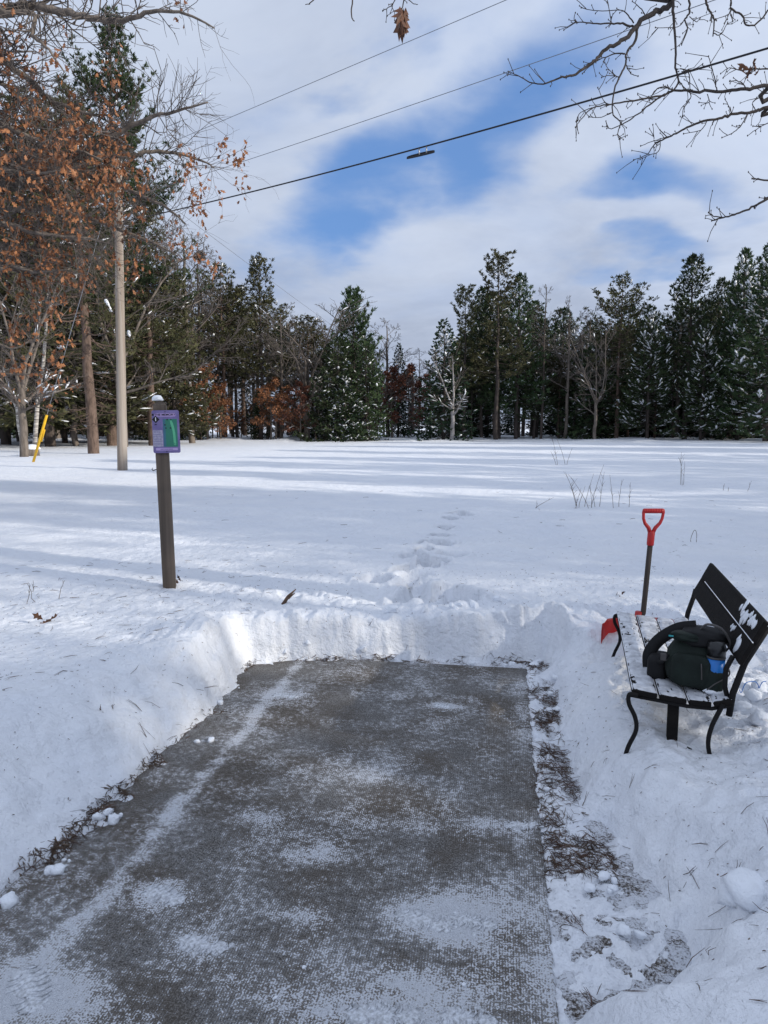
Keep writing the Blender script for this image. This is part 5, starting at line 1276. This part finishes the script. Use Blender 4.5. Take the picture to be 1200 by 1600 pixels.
# broken blocks of packed snow along the shovel cut and on the right bank
rs = np.random.RandomState(31)
for k in range(46):
    if k < 20: x_ = rs.uniform(-.85, 1.1); y_ = 4.99 + rs.normal(0, .04); r = rs.uniform(.012, .03); lab = ('broken block of packed snow at the foot of the cut wall', 'blocks at the foot of the cut wall')
    elif k < 34: x_ = rs.uniform(.05, 1.0); y_ = rs.uniform(5.2, 5.8); r = rs.uniform(.015, .04); lab = ('broken block of packed snow lying on top behind the cut wall', 'blocks on top behind the cut wall')
    else: x_ = rs.uniform(1.7, 2.6); y_ = rs.uniform(2.6, 4.2); r = rs.uniform(.03, .07); lab = ('broken block of packed snow behind the bench', 'blocks behind the bench')
    m = MB(); m.blob((0, 0, 0), (r * 1.3, r, r * .75), 300 + k, .3, rings=4, seg=6); o = m.build('snow_block', M_LUMP, smooth=k > 33); o.location = (x_, y_, hz(x_, y_) + r * .3); o.rotation_euler = (rs.rand(), rs.rand(), rs.rand() * 6); tag(o, lab[0], 'snow block', lab[1])
# trodden snow stuck to the concrete: boot prints with tread bars
M_PRINT = simple_mat('trodden_snow', (.72, .75, .80), .7, .1, 75, bump=.003, bscale=160, col2=(.40, .41, .43))
def print_snow(px, py, L, Wd, ang, seed, label, bars=9):
    rs = np.random.RandomState(seed); b = G(px, py, 0); m = MB(); ca, sa = math.cos(ang), math.sin(ang); R = Rz(ang)
    m.blob(V3(0, L * .16, -.001) @ R.T, (Wd * .46, L * .34, .003), seed, .22, R=R, rings=8, seg=26).blob(V3(0, -L * .34, -.001) @ R.T, (Wd * .36, L * .19, .003), seed + 9, .22, R=R, rings=8, seg=20)
    for k in range(bars):
        y = -L / 2 + L * (k + .5) / bars; wk = Wd * (1 - .45 * (abs(y) / (L / 2)) ** 2)
        for s in (-1, 1):
            if rs.rand() < .2: continue
            p = np.array([V3(s * .006, y + .004, .001), V3(s * wk * .25, y - .006 + rs.normal(0, .002), .003), V3(s * wk * .5, y + rs.normal(0, .003), .001)])
            m.tube(p @ R.T, [.002, .0035, .0015], 5)
    for k in range(7):
        c = V3(rs.normal(0, Wd * .33), rs.normal(0, L * .3), .0); m.blob(c @ R.T, (.010 * rs.uniform(.4, 1.4), .010 * rs.uniform(.4, 1.4), .003), k, .3, rings=4, seg=7)
    o = m.build('boot_print', M_PRINT); o.location = tuple(b); tag(o, label, 'boot print')
print_snow(255, 1398, .17, .10, 1.1, 1, 'round boot print of packed snow on the left of the pad')
print_snow(662, 1438, .20, .10, 1.2, 2, 'largest boot print of packed snow, right of the middle of the pad')
print_snow(740, 1440, .16, .08, 1.3, 3, 'boot print of packed snow just right of the largest one')
print_snow(315, 1476, .17, .09, 1.3, 4, 'boot print of packed snow at the lower left of the pad')
print_snow(600, 1586, .22, .10, 1.5, 5, 'boot print of packed snow at the very bottom middle of the pad', 12)
print_snow(730, 1592, .16, .09, 1.4, 6, 'boot print of packed snow at the bottom right of the pad')
print_snow(815, 1290, .14, .08, 1.6, 7, 'boot print of packed snow at the right border of the pad')
print_snow(45, 1545, .2, .12, .6, 8, 'boot print of packed snow in the bottom left corner of the pad')
print_snow(690, 1103, .10, .09, 1.3, 9, 'small pale snow print in the far half of the pad', 5)
print_snow(445, 1087, .16, .10, 1.3, 10, 'snow print at the far left of the pad', 7)

# pine needles and grass litter: nobody could count them
def needles(name, n, sampler, lrange, r, seed, lift=.004, tilt=.15, mat=M_NEEDLE, vee=.4):
    rs = np.random.RandomState(seed); xy = sampler(rs, n); z = height(xy[:, 0], xy[:, 1])
    if 'litter' in name: kz = z < .035; xy = xy[kz]; z = z[kz]
    n = len(xy); z = np.maximum(z, -.012 if name != 'x' else z)
    a = rs.rand(n) * 6.283; L = rs.uniform(*lrange, n); d = np.c_[np.cos(a), np.sin(a), rs.normal(0, tilt, n)]; d = unit(d); P0 = np.c_[xy, z + lift]
    if 'litter' in name:
        kz = height((P0 + d * L[:, None])[:, 0], (P0 + d * L[:, None])[:, 1]) < z + .018; xy = xy[kz]; z = z[kz]; a = a[kz]; L = L[kz]; d = d[kz]; P0 = P0[kz]; n = len(xy)
    e = P0 + d * L[:, None]; ze = height(e[:, 0], e[:, 1]) + lift * .6; e[:, 2] = np.maximum(e[:, 2], ze) * .5 + .5 * np.maximum(ze, e[:, 2] - .02)
    m_ = (P0 + e) / 2 + rs.normal(0, 1, (n, 3)) * (L * .06)[:, None]; m_[:, 2] = np.maximum(m_[:, 2], height(m_[:, 0], m_[:, 1]) + lift * .6)
    P = np.stack([P0, m_, e], 1); k = rs.rand(n) < vee; Q = P[k].copy(); off = unit(np.c_[-d[k][:, 1], d[k][:, 0], np.zeros(k.sum())]) * (L[k] * rs.uniform(.08, .3, k.sum()))[:, None]
    Q[:, 1] += off * .5; Q[:, 2] += off; P = np.concatenate([P, Q]); R_ = np.tile([r * .8, r, r * .5], (len(P), 1)) * rs.uniform(.7, 1.3, (len(P), 1))
    return tag(MB().tubes(P, R_, 3).build(name, mat), kind='stuff')
def poly_s(poly):
    def f(rs, n):
        p = np.array(poly); lo = p.min(0); hi = p.max(0); out = []
        while len(out) < n:
            q = lo + rs.rand(n, 2) * (hi - lo); ins = np.zeros(n, bool)
            for i in range(len(p)):
                a = p[i]; b = p[(i + 1) % len(p)]; c_ = ((a[1] > q[:, 1]) != (b[1] > q[:, 1])) & (q[:, 0] < (b[0] - a[0]) * (q[:, 1] - a[1]) / (b[1] - a[1] + 1e-12) + a[0]); ins ^= c_
            dens = sst(fbm(q[:, 0] / .22, q[:, 1] / .22, 3, 91), -.25, .3); q = q[ins & (rs.rand(n) < dens)]; out += list(q)
        return np.array(out[:n])
    return f
def poly_px(l, z=0.0): return [tuple(G(a, b, z)[:2]) for a, b in l]
strip = poly_px([(825, 1040), (868, 1040), (875, 1110), (885, 1200), (935, 1300), (1000, 1400), (1045, 1440), (1030, 1520), (960, 1570), (905, 1590), (870, 1500), (850, 1350), (838, 1200)])
needles('needle_litter', 800, poly_s(strip), (.03, .09), .0011, 1)
needles('grass_litter', 1200, poly_s(strip), (.012, .04), .0014, 2, mat=M_STALK, vee=.2)
ledge = []
for a, b in zip(PIT[3:12], PIT[4:13]): ledge.append((a, b))
def along(segs, wd_):
    def f(rs, n):
        k = rs.randint(0, len(segs), n); t = rs.rand(n); a = np.array([segs[i][0] for i in k]); b = np.array([segs[i][1] for i in k]); p = a + (b - a) * t[:, None]
        d = b - a; nn = np.c_[-d[:, 1], d[:, 0]]; nn /= np.linalg.norm(nn, axis=1, keepdims=True)
        q = p - nn * ((rs.exponential(abs(wd_), n) - abs(wd_) * .5) * (1 if wd_ > 0 else -1))[:, None]; dens = sst(fbm(q[:, 0] / .2, q[:, 1] / .2, 3, 93), -.2, .35); return q[rs.rand(n) < dens]
    return f
needles('needle_litter', 1500, along(ledge, -.055), (.02, .07), .0011, 3)
needles('grass_litter', 1800, along(ledge, -.045), (.01, .035), .0014, 4, mat=M_STALK)
needles('needle_litter', 1300, along([(PIT[11], PIT[12]), (PIT[12], PIT[13])], -.05), (.02, .08), .0013, 5)
needles('grass_litter', 900, along([(PIT[11], PIT[12]), (PIT[12], PIT[13])], -.04), (.015, .045), .0016, 15, mat=M_STALK)
needles('needle_dust', 900, lambda rs, n: np.c_[rs.uniform(-3.2, -.95, n), rs.uniform(2.2, 6.5, n)], (.003, .012), .0013, 41, tilt=.1)
needles('needle_dust', 700, lambda rs, n: np.c_[rs.uniform(.9, 2.6, n), rs.uniform(1.5, 4.5, n)], (.003, .012), .0012, 42, tilt=.1)
needles('needle_dust', 700, lambda rs, n: np.c_[rs.uniform(-1.2, 3.5, n), rs.uniform(5.0, 7.0, n)], (.004, .014), .0013, 43, tilt=.1)
def spots(L_):
    C_ = np.array([G(a, b, 0)[:2] for a, b, _ in L_]); S_ = np.array([s for _, _, s in L_])
    def f(rs, n):
        k = rs.choice(len(L_), n, p=S_ / S_.sum()); u = rs.normal(0, 1, n) * .09 * S_[k]; v = rs.normal(0, 1, n) * .035
        return C_[k] + u[:, None] * np.array([.16, .98]) + v[:, None] * np.array([.98, -.16])
    return f
ED = [(350, 1112, .6), (375, 1085, .5), (295, 1160, 1.0), (250, 1190, .9), (205, 1232, 1.1), (150, 1262, .8), (110, 1318, 1.3), (70, 1345, .8), (30, 1400, 1.0), (330, 1130, .6), (390, 1052, .5), (20, 1590, .6)]
needles('needle_litter', 900, spots(ED), (.02, .07), .0012, 23)
needles('grass_litter', 2600, spots(ED), (.008, .035), .0016, 24, mat=M_STALK)
needles('pine_needles', 230, lambda rs, n: np.c_[rs.uniform(-3.6, -.95, n), rs.uniform(2.2, 7.5, n)], (.03, .10), .0012, 6, tilt=.1)
needles('pine_needles', 150, lambda rs, n: np.c_[rs.uniform(.7, 2.6, n), rs.uniform(1.5, 4.2, n)], (.02, .065), .0009, 7, tilt=.25)
needles('pine_needles', 26, lambda rs, n: np.c_[rs.uniform(.85, 1.3, n), rs.uniform(1.9, 2.5, n)], (.04, .09), .0010, 17, tilt=.9)
needles('pine_needles', 170, lambda rs, n: np.c_[rs.uniform(-2, 5, n), rs.uniform(5.1, 9.0, n)], (.015, .045), .0011, 8, tilt=.1)
needles('pine_needles', 160, lambda rs, n: np.c_[rs.uniform(-1.3, .7, n), rs.uniform(1.7, 4.8, n)], (.02, .09), .0011, 9, tilt=.02)
needles('pine_needles', 70, lambda rs, n: np.c_[rs.uniform(-4, 8, n), rs.uniform(8, 16, n)], (.04, .12), .002, 10, tilt=.2)
